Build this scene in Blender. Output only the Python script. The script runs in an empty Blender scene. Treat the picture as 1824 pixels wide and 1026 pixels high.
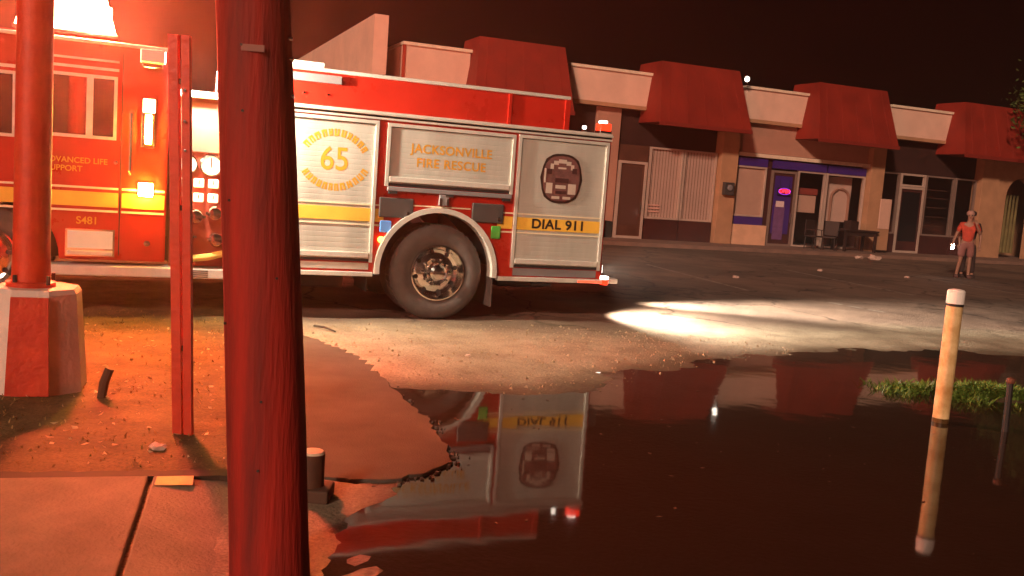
import bpy, bmesh, math, random
from mathutils import Vector, Matrix
R = math.radians
random.seed(7)
S = bpy.context.scene
COL = S.collection

# ------------------------------------------------------------------ camera
CAM_H, PITCH, ROLL = 1.5636, 0.1091, 0.0731
cd = bpy.data.cameras.new('camera'); cam = bpy.data.objects.new('camera', cd); COL.objects.link(cam)
cd.sensor_width = 36.0; cd.lens = 36.0 * 1672.35 / 1824.0
cd.clip_start = 0.05; cd.clip_end = 2000
fw = Vector((0, math.cos(PITCH), -math.sin(PITCH))); rt = Vector((1, 0, 0)); up = Vector((0, math.sin(PITCH), math.cos(PITCH)))
rr = rt * math.cos(ROLL) + up * math.sin(ROLL)
uu = -rt * math.sin(ROLL) + up * math.cos(ROLL)
cam.matrix_world = Matrix(((rr.x, uu.x, -fw.x, 0), (rr.y, uu.y, -fw.y, 0), (rr.z, uu.z, -fw.z, CAM_H), (0, 0, 0, 1)))
S.camera = cam

# ------------------------------------------------------------------ night sky
SUN_EL, SUN_AZ = R(24), math.atan2(-0.385, -0.92)      # azimuth from +Y, clockwise to +X
wd = bpy.data.worlds.new('World'); S.world = wd; wd.use_nodes = True
nt = wd.node_tree; nt.nodes.clear()
out = nt.nodes.new('ShaderNodeOutputWorld'); bg = nt.nodes.new('ShaderNodeBackground')
sky = nt.nodes.new('ShaderNodeTexSky'); sky.sky_type = 'NISHITA'; sky.sun_disc = False
sky.sun_elevation = SUN_EL; sky.sun_rotation = SUN_AZ % (2 * math.pi); sky.dust_density = 4
tint = nt.nodes.new('ShaderNodeMix'); tint.data_type = 'RGBA'; tint.blend_type = 'MULTIPLY'; tint.inputs[0].default_value = 1
tint.inputs[7].default_value = (1.0, 0.13, 0.06, 1)      # town glow on low cloud
nt.links.new(sky.outputs[0], tint.inputs[6]); nt.links.new(tint.outputs[2], bg.inputs[0]); bg.inputs[1].default_value = 0.0006
nt.links.new(bg.outputs[0], out.inputs[0])
# ------------------------------------------------------------------ the one sun lamp (stands for the town's lights from behind)
sl = bpy.data.lights.new('sun', 'SUN'); sl.energy = 0.85; sl.angle = R(5); sl.color = (1.0, 0.63, 0.44)
so = bpy.data.objects.new('sun', sl); COL.objects.link(so)
Ldir = Vector((-0.385 * math.cos(SUN_EL), -0.92 * math.cos(SUN_EL), math.sin(SUN_EL))).normalized()
so.rotation_euler = (-Ldir).to_track_quat('-Z', 'Y').to_euler(); so.location = Ldir * 30
S.view_settings.view_transform = 'Standard'; S.view_settings.look = 'None'
S.view_settings.exposure = 1.7; S.view_settings.gamma = 1; S.view_settings.use_curve_mapping = False
S.cycles.use_denoising = True
S.cycles.max_bounces = 4; S.cycles.diffuse_bounces = 2; S.cycles.glossy_bounces = 3; S.cycles.volume_bounces = 0; S.cycles.sample_clamp_indirect = 6
S.cycles.use_adaptive_sampling = False

# ------------------------------------------------------------------ materials
MATS = {}
def mat(name, col, rough=0.6, metal=0.0, var=0.0, vscale=3.0, bump=0.0, bscale=40.0, emit=None, estr=0.0, spec=0.5, col2=None, coat=0.0, stretch=None, alpha=None, trans=0.0):
    if name in MATS: return MATS[name]
    m = bpy.data.materials.new(name); m.use_nodes = True
    t = m.node_tree; b = t.nodes['Principled BSDF']
    b.inputs['Base Color'].default_value = (*col, 1); b.inputs['Roughness'].default_value = rough
    b.inputs['Metallic'].default_value = metal; b.inputs['Specular IOR Level'].default_value = spec
    b.inputs['Coat Weight'].default_value = coat; b.inputs['Coat Roughness'].default_value = 0.08
    if trans: b.inputs['Transmission Weight'].default_value = trans
    if alpha is not None: b.inputs['Alpha'].default_value = alpha
    if emit: b.inputs['Emission Color'].default_value = (*emit, 1); b.inputs['Emission Strength'].default_value = estr
    if var or bump:
        tc = t.nodes.new('ShaderNodeTexCoord'); src = tc.outputs['Object']
        if stretch:
            mp = t.nodes.new('ShaderNodeMapping'); mp.inputs['Scale'].default_value = stretch
            t.links.new(src, mp.inputs[0]); src = mp.outputs[0]
    if var:
        n = t.nodes.new('ShaderNodeTexNoise'); n.inputs['Scale'].default_value = vscale; n.inputs['Detail'].default_value = 7; n.inputs['Roughness'].default_value = 0.62
        t.links.new(src, n.inputs['Vector'])
        cr = t.nodes.new('ShaderNodeValToRGB'); cr.color_ramp.elements[0].position = 0.32; cr.color_ramp.elements[1].position = 0.68
        c2 = col2 if col2 else tuple(min(1, c * (1 + var)) for c in col)
        c1 = col if col2 else tuple(c * (1 - var) for c in col)
        cr.color_ramp.elements[0].color = (*c1, 1); cr.color_ramp.elements[1].color = (*c2, 1)
        t.links.new(n.outputs[0], cr.inputs[0]); t.links.new(cr.outputs[0], b.inputs['Base Color'])
        mr = t.nodes.new('ShaderNodeMapRange'); mr.inputs[3].default_value = max(0.02, rough - 0.12); mr.inputs[4].default_value = min(1, rough + 0.12)
        t.links.new(n.outputs[0], mr.inputs[0]); t.links.new(mr.outputs[0], b.inputs['Roughness'])
    if bump:
        n2 = t.nodes.new('ShaderNodeTexNoise'); n2.inputs['Scale'].default_value = bscale; n2.inputs['Detail'].default_value = 6
        t.links.new(src, n2.inputs['Vector'])
        bp = t.nodes.new('ShaderNodeBump'); bp.inputs['Strength'].default_value = bump; bp.inputs['Distance'].default_value = 0.02
        t.links.new(n2.outputs[0], bp.inputs['Height']); t.links.new(bp.outputs[0], b.inputs['Normal'])
    MATS[name] = m
    return m

M_red = mat('truck red paint', (0.44, 0.018, 0.009), 0.3, var=0.16, vscale=2.0, coat=0.4)
M_alu = mat('satin aluminium door', (0.50, 0.49, 0.44), 0.5, 0.2, var=0.14, vscale=1.1, bump=0.03, stretch=(3, 1, .6))
M_trim = mat('bright aluminium trim', (0.72, 0.68, 0.62), 0.4, 0.35, var=0.08, vscale=9)
M_chrome = mat('polished chrome', (0.8, 0.79, 0.77), 0.12, 1.0, var=0.06, vscale=14)
M_black = mat('black rubber', (0.018, 0.017, 0.017), 0.7, var=0.3, vscale=8)
M_tyre = mat('tyre rubber', (0.075, 0.06, 0.055), 0.75, var=0.2, vscale=9, bump=0.15, bscale=30)
M_dark = mat('dark underbody steel', (0.02, 0.018, 0.018), 0.6, 0.2, var=0.3)
M_yel = mat('reflective yellow stripe', (0.85, 0.5, 0.07), 0.4, var=0.08, vscale=6)
M_gold = mat('gold leaf lettering', (0.60, 0.30, 0.03), 0.45)
M_cream = mat('cream pinstripe', (0.8, 0.7, 0.5), 0.4)
M_blklet = mat('black lettering', (0.02, 0.015, 0.012), 0.5)
M_glass = mat('dark glass', (0.012, 0.01, 0.012), 0.04, 0.0, spec=0.7)
M_grey = mat('charcoal plastic', (0.055, 0.05, 0.05), 0.5, var=0.15)
M_midgrey = mat('grey panel', (0.2, 0.19, 0.2), 0.5, var=0.1)
M_white = mat('white painted metal', (0.75, 0.73, 0.68), 0.4, var=0.08)
M_blue = mat('blue tag', (0.12, 0.33, 0.85), 0.5)
M_green = mat('green tag', (0.07, 0.36, 0.05), 0.5)
M_lampred = mat('lit red lens', (0.5, 0.02, 0.01), 0.2, emit=(1.0, 0.02, 0.005), estr=1.3)
M_lampwhite = mat('lit white lens', (0.9, 0.85, 0.8), 0.2, emit=(1.0, 0.85, 0.7), estr=3)
M_lampamber = mat('lit amber lens', (0.8, 0.4, 0.05), 0.2, emit=(1.0, 0.42, 0.04), estr=380)
M_markeramber = mat('small amber marker', (0.8, 0.3, 0.03), 0.2, emit=(1.0, 0.3, 0.03), estr=5)
M_flash = mat('flashing red light bar lens', (0.8, 0.1, 0.05), 0.2, emit=(1.0, 0.11, 0.055), estr=210)
M_flash2 = mat('flashing far light bar lens', (.8, .1, .05), .2, emit=(1.0, .25, .14), estr=300)
M_gauge = mat('lit gauge face', (0.85, 0.8, 0.7), 0.3, emit=(1.0, 0.5, 0.25), estr=.8)

# ------------------------------------------------------------------ mesh builder
class MB:
    def __init__(s): s.v = []; s.f = []
    def add(s, vs, fs):
        o = len(s.v); s.v += [tuple(v) for v in vs]; s.f += [tuple(i + o for i in f) for f in fs]; return s
    def box(s, x0, x1, y0, y1, z0, z1, b=0.0):
        if b <= 0:
            vs = [(x, y, z) for x in (x0, x1) for y in (y0, y1) for z in (z0, z1)]
            return s.add(vs, [(0, 1, 3, 2), (4, 6, 7, 5), (0, 4, 5, 1), (2, 3, 7, 6), (0, 2, 6, 4), (1, 5, 7, 3)])
        bm = bmesh.new(); bmesh.ops.create_cube(bm, size=1)
        for v in bm.verts: v.co = Vector(((x0 + x1) / 2 + v.co.x * (x1 - x0), (y0 + y1) / 2 + v.co.y * (y1 - y0), (z0 + z1) / 2 + v.co.z * (z1 - z0)))
        bmesh.ops.bevel(bm, geom=bm.edges[:], offset=b, segments=2, affect='EDGES', profile=0.5)
        bm.verts.index_update(); s.add([v.co[:] for v in bm.verts], [tuple(v.index for v in f.verts) for f in bm.faces]); bm.free(); return s
    def prism_y(s, pts, y0, y1):          # outline in x,z extruded along y
        n = len(pts); vs = [(x, y0, z) for x, z in pts] + [(x, y1, z) for x, z in pts]
        return s.add(vs, [tuple(range(n)), tuple(range(2 * n - 1, n - 1, -1))] + [(i, i + n, (i + 1) % n + n, (i + 1) % n) for i in range(n)])
    def prism_z(s, pts, z0, z1):
        n = len(pts); vs = [(x, y, z0) for x, y in pts] + [(x, y, z1) for x, y in pts]
        return s.add(vs, [tuple(range(n - 1, -1, -1)), tuple(range(n, 2 * n))] + [(i, (i + 1) % n, (i + 1) % n + n, i + n) for i in range(n)])
    def tube(s, pts, rad, n=10, cap=True):
        pts = [Vector(p) for p in pts]; rs = rad if isinstance(rad, (list, tuple)) else [rad] * len(pts)
        o = len(s.v); ref = None
        for i, p in enumerate(pts):
            d = (pts[min(i + 1, len(pts) - 1)] - pts[max(i - 1, 0)]).normalized()
            if ref is None or abs(ref.dot(d)) > .95: ref = Vector((0, 0, 1)) if abs(d.z) < .9 else Vector((1, 0, 0))
            a = d.cross(ref).normalized(); b = d.cross(a).normalized()
            for k in range(n):
                t = 2 * math.pi * k / n; s.v.append(tuple(p + (a * math.cos(t) + b * math.sin(t)) * rs[i]))
        for i in range(len(pts) - 1):
            for k in range(n):
                s.f.append((o + i * n + k, o + i * n + (k + 1) % n, o + (i + 1) * n + (k + 1) % n, o + (i + 1) * n + k))
        if cap:
            s.f.append(tuple(o + k for k in range(n - 1, -1, -1))); e = o + (len(pts) - 1) * n; s.f.append(tuple(e + k for k in range(n)))
        return s
    def lathe_y(s, prof, cx, cz, n=40):    # profile (r, y), revolved about the y axis through cx, cz
        o = len(s.v)
        for r_, y in prof:
            for k in range(n):
                t = 2 * math.pi * k / n; s.v.append((cx + r_ * math.cos(t), y, cz + r_ * math.sin(t)))
        for i in range(len(prof) - 1):
            for k in range(n):
                s.f.append((o + i * n + k, o + (i + 1) * n + k, o + (i + 1) * n + (k + 1) % n, o + i * n + (k + 1) % n))
        return s
    def lathe_z(s, prof, cx, cy, n=24, cap=True):
        o = len(s.v)
        for r_, z in prof:
            for k in range(n):
                t = 2 * math.pi * k / n; s.v.append((cx + r_ * math.cos(t), cy + r_ * math.sin(t), z))
        for i in range(len(prof) - 1):
            for k in range(n):
                s.f.append((o + i * n + k, o + i * n + (k + 1) % n, o + (i + 1) * n + (k + 1) % n, o + (i + 1) * n + k))
        if cap:
            s.f.append(tuple(o + k for k in range(n - 1, -1, -1))); e = o + (len(prof) - 1) * n; s.f.append(tuple(e + k for k in range(n)))
        return s
    def build(s, name, m, parent=None, smooth=False):
        me = bpy.data.meshes.new(name); me.from_pydata(s.v, [], s.f); me.update()
        bm = bmesh.new(); bm.from_mesh(me); bmesh.ops.recalc_face_normals(bm, faces=bm.faces); bm.to_mesh(me); bm.free()
        me.materials.append(m)
        if smooth:
            for p in me.polygons: p.use_smooth = True
            try: me.set_sharp_from_angle(angle=R(35))
            except Exception: pass
        o = bpy.data.objects.new(name, me); COL.objects.link(o)
        if parent: o.parent = parent
        return o

def tag(o, label=None, cat=None, group=None, kind=None):
    if label: o['label'] = label
    if cat: o['category'] = cat
    if group: o['group'] = group
    if kind: o['kind'] = kind
    return o
def empty(name, loc=(0, 0, 0), rz=0.0):
    o = bpy.data.objects.new(name, None); COL.objects.link(o); o.location = loc; o.rotation_euler = (0, 0, rz); o.empty_display_size = 0.2
    return o
def bx(name, m, parent, *a, b=0.0):
    return MB().box(*a, b=b).build(name, m, parent)

_glyph = {}
def text_faces(txt, size, shear=0.0, bold=0.0, spacing=1.0):
    """filled glyph outlines as (verts2d, faces), centred"""
    c = bpy.data.curves.new('t', 'FONT'); c.body = txt; c.size = size; c.align_x = 'CENTER'; c.align_y = 'CENTER'; c.offset = bold; c.space_character = spacing; c.shear = shear
    o = bpy.data.objects.new('t', c); COL.objects.link(o)
    dg = bpy.context.evaluated_depsgraph_get(); me = o.evaluated_get(dg).to_mesh()
    vs = [(v.co.x, v.co.y) for v in me.vertices]; fs = [tuple(p.vertices) for p in me.polygons]
    o.evaluated_get(dg).to_mesh_clear(); bpy.data.objects.remove(o); bpy.data.curves.remove(c)
    return vs, fs
def text_on_side(txt, x, z, size, m, parent, y=-0.012, name='lettering', bold=0.0, sx=1.0, spacing=1.0):
    vs, fs = text_faces(txt, 1.0, bold=bold / size * .6, spacing=spacing); vs = [(a * size, b * size) for a, b in vs]
    return tag(MB().add([(x + a * sx, y, z + b) for a, b in vs], fs).build(name, m, parent), kind='stuff')
# ================================================================== GROUND, WATER, SIDEWALK
import numpy as np
def vnoise(x, y, seed=0):
    xi = np.floor(x).astype(np.int64); yi = np.floor(y).astype(np.int64); fx = x - xi; fy = y - yi
    fx = fx * fx * (3 - 2 * fx); fy = fy * fy * (3 - 2 * fy)
    def h(a, b):
        n = (a * 374761393 + b * 668265263 + seed * 982451653) & 0x7fffffff
        n = ((n ^ (n >> 13)) * 1274126177) & 0x7fffffff
        return ((n ^ (n >> 16)) & 0xffff) / 65535.0
    return (h(xi, yi) * (1 - fx) + h(xi + 1, yi) * fx) * (1 - fy) + (h(xi, yi + 1) * (1 - fx) + h(xi + 1, yi + 1) * fx) * fy - 0.5
def fbm(x, y, s, seed=0, o=4):
    r = 0; a = 1.0
    for k in range(o):
        r = r + a * vnoise(x * s, y * s, seed + k); s *= 2.1; a *= 0.5
    return r
PUD = [(9.5, 12.6), (6.24, 11.27), (5.33, 11.12), (3.79, 10.54), (2.12, 9.31), (1.43, 8.5), (.95, 7.82), (.4, 7.3), (-.83, 6.95), (-1.0, 6.5), (-.75, 6.1), (-.5, 5.2), (-.62, 4.75),
       (-.50, 4.2), (-.40, 3.56), (-.1, 2.6), (1.0, 1.9), (5, 1.7), (11, 3), (12, 8)]
APRON = [(-2.3, 9.2), (-1.75, 8.7), (-1.16, 7.89), (-.83, 6.88), (-.5, 6.12), (-.3, 5.45), (-.26, 5.18), (-.36, 4.95), (-.57, 4.76), (-.81, 4.72), (-1.05, 4.72), (-1.4, 6.0), (-1.9, 7.5), (-2.4, 8.9)]
def sdist(x, y, poly):
    d = np.full(x.shape, 1e9); ins = np.zeros(x.shape, bool); n = len(poly)
    for i in range(n):
        ax, ay = poly[i]; bx_, by = poly[(i + 1) % n]; ex, ey = bx_ - ax, by - ay
        t = np.clip(((x - ax) * ex + (y - ay) * ey) / (ex * ex + ey * ey), 0, 1)
        d = np.minimum(d, np.hypot(x - ax - t * ex, y - ay - t * ey))
        c = ((ay > y) != (by > y)); xx = ax + (y - ay) * ex / (ey if abs(ey) > 1e-9 else 1e-9)
        ins ^= c & (x < xx)
    return np.where(ins, d, -d)
sm = lambda a, b, t: (lambda q: q * q * (3 - 2 * q))(np.clip((t - a) / (b - a), 0, 1))
def ground_h(x, y):
    x = np.asarray(x, float); y = np.asarray(y, float)
    s = sdist(x, y, PUD) + 0.22 * fbm(x, y, 1.3, 3) + 0.10 * fbm(x, y, 5, 9)
    h = -0.03 * sm(-0.7, 0, s) - 0.09 * sm(0, 0.9, s)
    near = 1 - sm(10, 16, np.abs(x - 2)) ; near = near * (1 - sm(9, 13, np.abs(y - 8)))
    h = h + near * (0.012 * fbm(x, y, 2.2, 21) + 0.006 * fbm(x, y, 9, 33)) * (1 - 0.6 * sm(-0.1, 0.3, s))
    h = h + 0.12 * np.exp(-((x - 4.25) / .95) ** 2 - ((y - 8.35) / .33) ** 2)
    verge = sm(-.15, .25, -(x + 1.0 + .29 * (y - 4.8)) + .15 * fbm(x, y, 3, 5)) * sm(4.35, 4.6, y - .28 * (x + 1.69))
    h = h + 0.02 * verge * fbm(x, y, 4, 41)
    a_ = sdist(x, y, APRON); h = np.where(a_ > .04, np.minimum(h, -.045), h)
    return h, s, verge
X0, X1, Y0, Y1, ST = -9.0, 13.0, 0.0, 18.0, 0.085
nx = int((X1 - X0) / ST) + 1; ny = int((Y1 - Y0) / ST) + 1
gx, gy = np.meshgrid(np.linspace(X0, X1, nx), np.linspace(Y0, Y1, ny))
gh, gs, gv = ground_h(gx, gy)
edge = np.minimum.reduce([gx - X0, X1 - gx, gy - Y0, Y1 - gy]); gh = gh * sm(0, .5, edge)
gverts = np.stack([gx, gy, gh], -1).reshape(-1, 3).tolist()
gf = []
for j in range(ny - 1):
    o = j * nx
    gf += [(o + i, o + i + 1, o + nx + i + 1, o + nx + i) for i in range(nx - 1)]
BIG = 110.0; k = len(gverts)
gverts += [(-BIG, -BIG, 0), (BIG, -BIG, 0), (BIG, Y0, 0), (-BIG, Y0, 0), (-BIG, Y1, 0), (BIG, Y1, 0), (BIG, BIG, 0), (-BIG, BIG, 0), (X0, Y0, 0), (X1, Y0, 0), (X0, Y1, 0), (X1, Y1, 0)]
gf += [(k, k + 1, k + 2, k + 9, k + 8, k + 3), (k + 4, k + 10, k + 11, k + 5, k + 6, k + 7), (k + 3, k + 8, k + 10, k + 4), (k + 9, k + 2, k + 5, k + 11)]
gme = bpy.data.meshes.new('ground'); gme.from_pydata(gverts, [], gf); gme.update()
ca = gme.color_attributes.new('soil', 'FLOAT_COLOR', 'POINT')
lineY = 10.1 + .418 * (gx + .83)
grav = sm(-.5, .6, lineY - gy + .8 * fbm(gx, gy, .9, 77)) * (1 - gv)
cc = np.zeros((len(gverts), 4)); cc[:nx * ny, 0] = gv.reshape(-1); cc[:nx * ny, 1] = grav.reshape(-1); cc[:nx * ny, 2] = sm(-.5, .05, gs).reshape(-1); cc[:, 3] = 1
ca.data.foreach_set('color', cc.reshape(-1))
for p in gme.polygons: p.use_smooth = True

def ground_mat():
    m = bpy.data.materials.new('worn lot ground'); m.use_nodes = True; t = m.node_tree; b = t.nodes['Principled BSDF']
    tc = t.nodes.new('ShaderNodeTexCoord')
    at = t.nodes.new('ShaderNodeAttribute'); at.attribute_name = 'soil'; sep = t.nodes.new('ShaderNodeSeparateColor'); t.links.new(at.outputs['Color'], sep.inputs[0])
    def noise(sc, d=8):
        n = t.nodes.new('ShaderNodeTexNoise'); n.inputs['Scale'].default_value = sc; n.inputs['Detail'].default_value = d; n.inputs['Roughness'].default_value = .65
        t.links.new(tc.outputs['Object'], n.inputs['Vector']); return n.outputs[0]
    def ramp(src, *els):
        r = t.nodes.new('ShaderNodeValToRGB'); r.color_ramp.elements[0].position = els[0][0]; r.color_ramp.elements[0].color = (*els[0][1], 1)
        r.color_ramp.elements[1].position = els[-1][0]; r.color_ramp.elements[1].color = (*els[-1][1], 1)
        for p, c in els[1:-1]: e = r.color_ramp.elements.new(p); e.color = (*c, 1)
        t.links.new(src, r.inputs[0]); return r.outputs[0]
    def mix(f, a, c):
        x = t.nodes.new('ShaderNodeMix'); x.data_type = 'RGBA'; t.links.new(f, x.inputs[0]); t.links.new(a, x.inputs[6]); t.links.new(c, x.inputs[7]); return x.outputs[2]
    asph = ramp(noise(1.1), (.3, (.13, .085, .065)), (.5, (.18, .12, .09)), (.72, (.23, .155, .115)))
    vo = t.nodes.new('ShaderNodeTexVoronoi'); vo.feature = 'DISTANCE_TO_EDGE'; vo.inputs['Scale'].default_value = .42; wn_ = t.nodes.new('ShaderNodeTexNoise'); wn_.inputs['Scale'].default_value = 1.3; wn_.inputs['Detail'].default_value = 6
    va = t.nodes.new('ShaderNodeVectorMath'); va.operation = 'ADD'; t.links.new(tc.outputs['Object'], wn_.inputs['Vector']); t.links.new(tc.outputs['Object'], va.inputs[0]); t.links.new(wn_.outputs['Color'], va.inputs[1]); t.links.new(va.outputs[0], vo.inputs['Vector'])
    crk = ramp(vo.outputs['Distance'], (.004, (.35, .35, .35)), (.014, (1, 1, 1)))
    ptc = ramp(noise(.23, 3), (.45, (.72, .72, .72)), (.55, (1.08, 1.06, 1.04)))
    for extra in (crk, ptc):
        mm = t.nodes.new('ShaderNodeMix'); mm.data_type = 'RGBA'; mm.blend_type = 'MULTIPLY'; mm.inputs[0].default_value = 1; t.links.new(asph, mm.inputs[6]); t.links.new(extra, mm.inputs[7]); asph = mm.outputs[2]
    fine = ramp(noise(60, 3), (.35, (.6, .6, .6)), (.65, (1.3, 1.3, 1.3)))
    gravel = ramp(noise(2.3), (.3, (.20, .155, .105)), (.5, (.29, .23, .16)), (.7, (.36, .295, .21)))
    dirt = ramp(noise(3.1), (.3, (.06, .038, .016)), (.5, (.12, .078, .03)), (.7, (.18, .115, .048)))
    wet = ramp(noise(2), (.3, (.03, .02, .012)), (.7, (.06, .038, .022)))
    c = mix(sep.outputs[1], asph, gravel); c = mix(sep.outputs[0], c, dirt)
    mu = t.nodes.new('ShaderNodeMix'); mu.data_type = 'RGBA'; mu.blend_type = 'MULTIPLY'; mu.inputs[0].default_value = .8; t.links.new(c, mu.inputs[6]); t.links.new(fine, mu.inputs[7])
    wf = t.nodes.new('ShaderNodeMath'); wf.operation = 'MULTIPLY'; wf.inputs[1].default_value = .75; t.links.new(sep.outputs[2], wf.inputs[0])
    c = mix(wf.outputs[0], mu.outputs[2], wet)
    t.links.new(c, b.inputs['Base Color'])
    mr = t.nodes.new('ShaderNodeMapRange'); mr.inputs[3].default_value = .85; mr.inputs[4].default_value = .3; t.links.new(sep.outputs[2], mr.inputs[0]); t.links.new(mr.outputs[0], b.inputs['Roughness'])
    b.inputs['Specular IOR Level'].default_value = .2
    bp = t.nodes.new('ShaderNodeBump'); bp.inputs['Strength'].default_value = .5; bp.inputs['Distance'].default_value = .03; t.links.new(noise(26, 8), bp.inputs['Height']); t.links.new(bp.outputs[0], b.inputs['Normal'])
    return m
gme.materials.append(ground_mat())
ground = bpy.data.objects.new('ground', gme); COL.objects.link(ground); tag(ground, 'worn asphalt and gravel lot with dirt verge', kind='structure')

wm = bpy.data.materials.new('still flood water'); wm.use_nodes = True
b = wm.node_tree.nodes['Principled BSDF']; b.inputs['Base Color'].default_value = (.026, .018, .012, 1); b.inputs['Roughness'].default_value = .045; b.inputs['IOR'].default_value = 1.5; b.inputs['Alpha'].default_value = .85
n = wm.node_tree.nodes.new('ShaderNodeTexNoise'); n.inputs['Scale'].default_value = 2.2; n.inputs['Detail'].default_value = 2
tcw = wm.node_tree.nodes.new('ShaderNodeTexCoord'); wm.node_tree.links.new(tcw.outputs['Object'], n.inputs['Vector'])
bp = wm.node_tree.nodes.new('ShaderNodeBump'); bp.inputs['Strength'].default_value = .03; bp.inputs['Distance'].default_value = .05
wm.node_tree.links.new(n.outputs[0], bp.inputs['Height']); wm.node_tree.links.new(bp.outputs[0], b.inputs['Normal'])
cxp = sum(p[0] for p in PUD) / len(PUD); cyp = sum(p[1] for p in PUD) / len(PUD)
wp = []
for x, y in PUD:
    v = Vector((x - cxp, y - cyp)); wp.append((cxp + v.x + v.normalized().x * .6, cyp + v.y + v.normalized().y * .6))
wo = MB().add([(x, y, -.03) for x, y in wp], [tuple(range(len(wp)))]).build('puddle_water', wm); tag(wo, 'still flood water reflecting truck and shops', kind='structure')

M_line = mat('worn white road paint', (.32, .25, .2), .8, var=.5, vscale=9, col2=(.16, .11, .085))
def pline(a, c, w, label):
    a = Vector((*a, 0)); c = Vector((*c, 0)); d = (c - a).normalized(); s_ = Vector((-d.y, d.x, 0)) * w / 2; mb = MB(); n_ = max(1, int((c - a).length / .3)); rn = random.Random(n_)
    for q in range(n_):
        p0 = a.lerp(c, q / n_); p1 = a.lerp(c, (q + rn.uniform(.6, 1)) / n_); k_ = rn.uniform(.7, 1)
        mb.add([p0 - s_ * k_, p1 - s_, p1 + s_ * k_, p0 + s_], [(0, 1, 2, 3)])
    mb.v = [(x, y, gz0(x, y) + .004) for x, y, z in mb.v]
    o = mb.build('road_marking', M_line); tag(o, label, kind='structure')
def gz0(x, y): return max(0.0, float(ground_h(np.array([x]), np.array([y]))[0][0])) if X0 + .6 < x < X1 - .6 and Y0 + .6 < y < Y1 - .6 else 0.0
pline((3.0, 21.2), (4.2, 16.6), .11, 'worn white parking line behind the engine')
pline((5.3, 15.6), (5.9, 14.6), .11, 'short bright stub of parking line on the lot')
pline((12.6, 23.0), (13.6, 20.2), .11, 'worn white parking line at the right side of the lot')
pline((6.6, 22.7), (7.8, 18.1), .11, 'worn white parking line in the middle of the lot')
pline((10.1, 24.2), (11.3, 19.6), .11, 'worn white parking line left of the standing person')
# driveway apron of old asphalt with a broken edge
def ragged(poly, step=.06, amp=.022, seed=1):
    rnd = random.Random(seed); o = []
    for i in range(len(poly)):
        a = Vector(poly[i]); c = Vector(poly[(i + 1) % len(poly)]); n_ = max(1, int((c - a).length / step))
        for q in range(n_):
            p = a.lerp(c, q / n_); o.append((p.x + rnd.uniform(-amp, amp), p.y + rnd.uniform(-amp, amp)))
    return o
M_apron = mat('old asphalt apron', (.06, .052, .042), .8, var=.3, vscale=1.6, bump=.5, bscale=110, col2=(.115, .098, .078), spec=.12)
ap = ragged(APRON)
dr = MB().prism_z(ap, -.09, -.012).build('driveway', M_apron); tag(dr, 'old smooth asphalt driveway with broken edge at the water', kind='structure')
bm = bmesh.new(); bm.from_mesh(dr.data); bmesh.ops.bevel(bm, geom=[e for e in bm.edges if all(v.co.z > -.05 for v in e.verts)], offset=.006, segments=1, affect='EDGES'); bm.to_mesh(dr.data); bm.free()

# sidewalk slabs
M_conc = mat('worn concrete', (.16, .13, .092), .85, var=.3, vscale=1.7, bump=.5, bscale=55, col2=(.31, .255, .18), spec=.15)
sw = empty('sidewalk', (-1.69, 4.44, 0), .279); tag(sw, 'worn concrete sidewalk slabs beside the flood water', kind='structure')
for r_ in range(2):
    for q, (a, c) in enumerate([(-6.1, -4.59), (-4.57, -3.06), (-3.04, -1.52), (-1.5, -.012), (.012, 1.16)]):
        y0, y1 = (-1.62 - 1.64 * r_, -1.64 * r_ - (.014 if r_ else 0))
        if r_ and q == 4: continue
        mb = MB(); mb.box(a, c, y0, y1, -.08, .03, b=.008)
        if q == 4: mb.v = [(x, y, z - .12 * max(0, (x - .25) / .9)) for x, y, z in mb.v]
        mb.build('slab', M_conc, sw)
M_ypaint = mat('faded yellow paint', (.5, .36, .07), .7, var=.3, vscale=20, col2=(.62, .48, .14))
MB().add([(.03, -.02, .0325), (.20, -.02, .0325), (.20, -.16, .0325), (.03, -.15, .0325)], [(0, 1, 2, 3)]).build('paint_patch', M_ypaint, sw)
MB().prism_z(ragged([(-6.1, 0), (-6.1, .11), (.75, .11), (.75, 0)], .06, .018, 4), -.05, .022).build('dirt_joint', mat('damp soil', (.035, .02, .01), .9, var=.4, vscale=9), sw)

# ================================================================== STRIP MALL
mall = empty('strip_mall', (0, 28.794, 0), .3895); tag(mall, 'low strip mall with red mansard roofs and cream parapets behind the truck', 'building')
M_cream_w = mat('cream stucco', (.72, .48, .38), .85, var=.1, vscale=1.2, bump=.15, bscale=30)
M_cap = mat('pale parapet cap', (.75, .62, .48), .6, var=.12, vscale=5)
M_mans = mat('red mansard roofing', (.22, .015, .006), .7, var=.22, vscale=1.2, bump=.12, bscale=30)
M_tan = mat('tan stucco column', (.42, .23, .13), .85, var=.14, vscale=2, bump=.2, bscale=25)
M_pinkw = mat('pinkish stucco wall', (.42, .22, .16), .85, var=.1, vscale=1.5)
M_darkw = mat('dark brown sign band', (.03, .008, .006), .75, var=.3, vscale=2)
M_frame = mat('pale aluminium shop frame', (.6, .47, .4), .4, .3, var=.1)
M_darkframe = mat('dull shop frame', (.28, .2, .17), .5, .3, var=.1)
M_blind = mat('pale vertical blinds', (.72, .5, .42), .8, var=.08, vscale=1.5)
M_pane = mat('clear shop pane', (.02, .015, .015), .05, spec=.6, alpha=.1)
M_bluep = mat('purple blue window band', (.05, .02, .19), .5, var=.1)
M_dkred = mat('dark maroon bulkhead', (.05, .01, .008), .7, var=.25)
M_lightbase = mat('light tan bulkhead', (.68, .40, .26), .7, var=.1)
M_brown = mat('brown door panel', (.09, .035, .022), .6, var=.2)
M_int = mat('dim shop interior', (.10, .03, .02), .9, var=.3, vscale=1)
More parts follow.
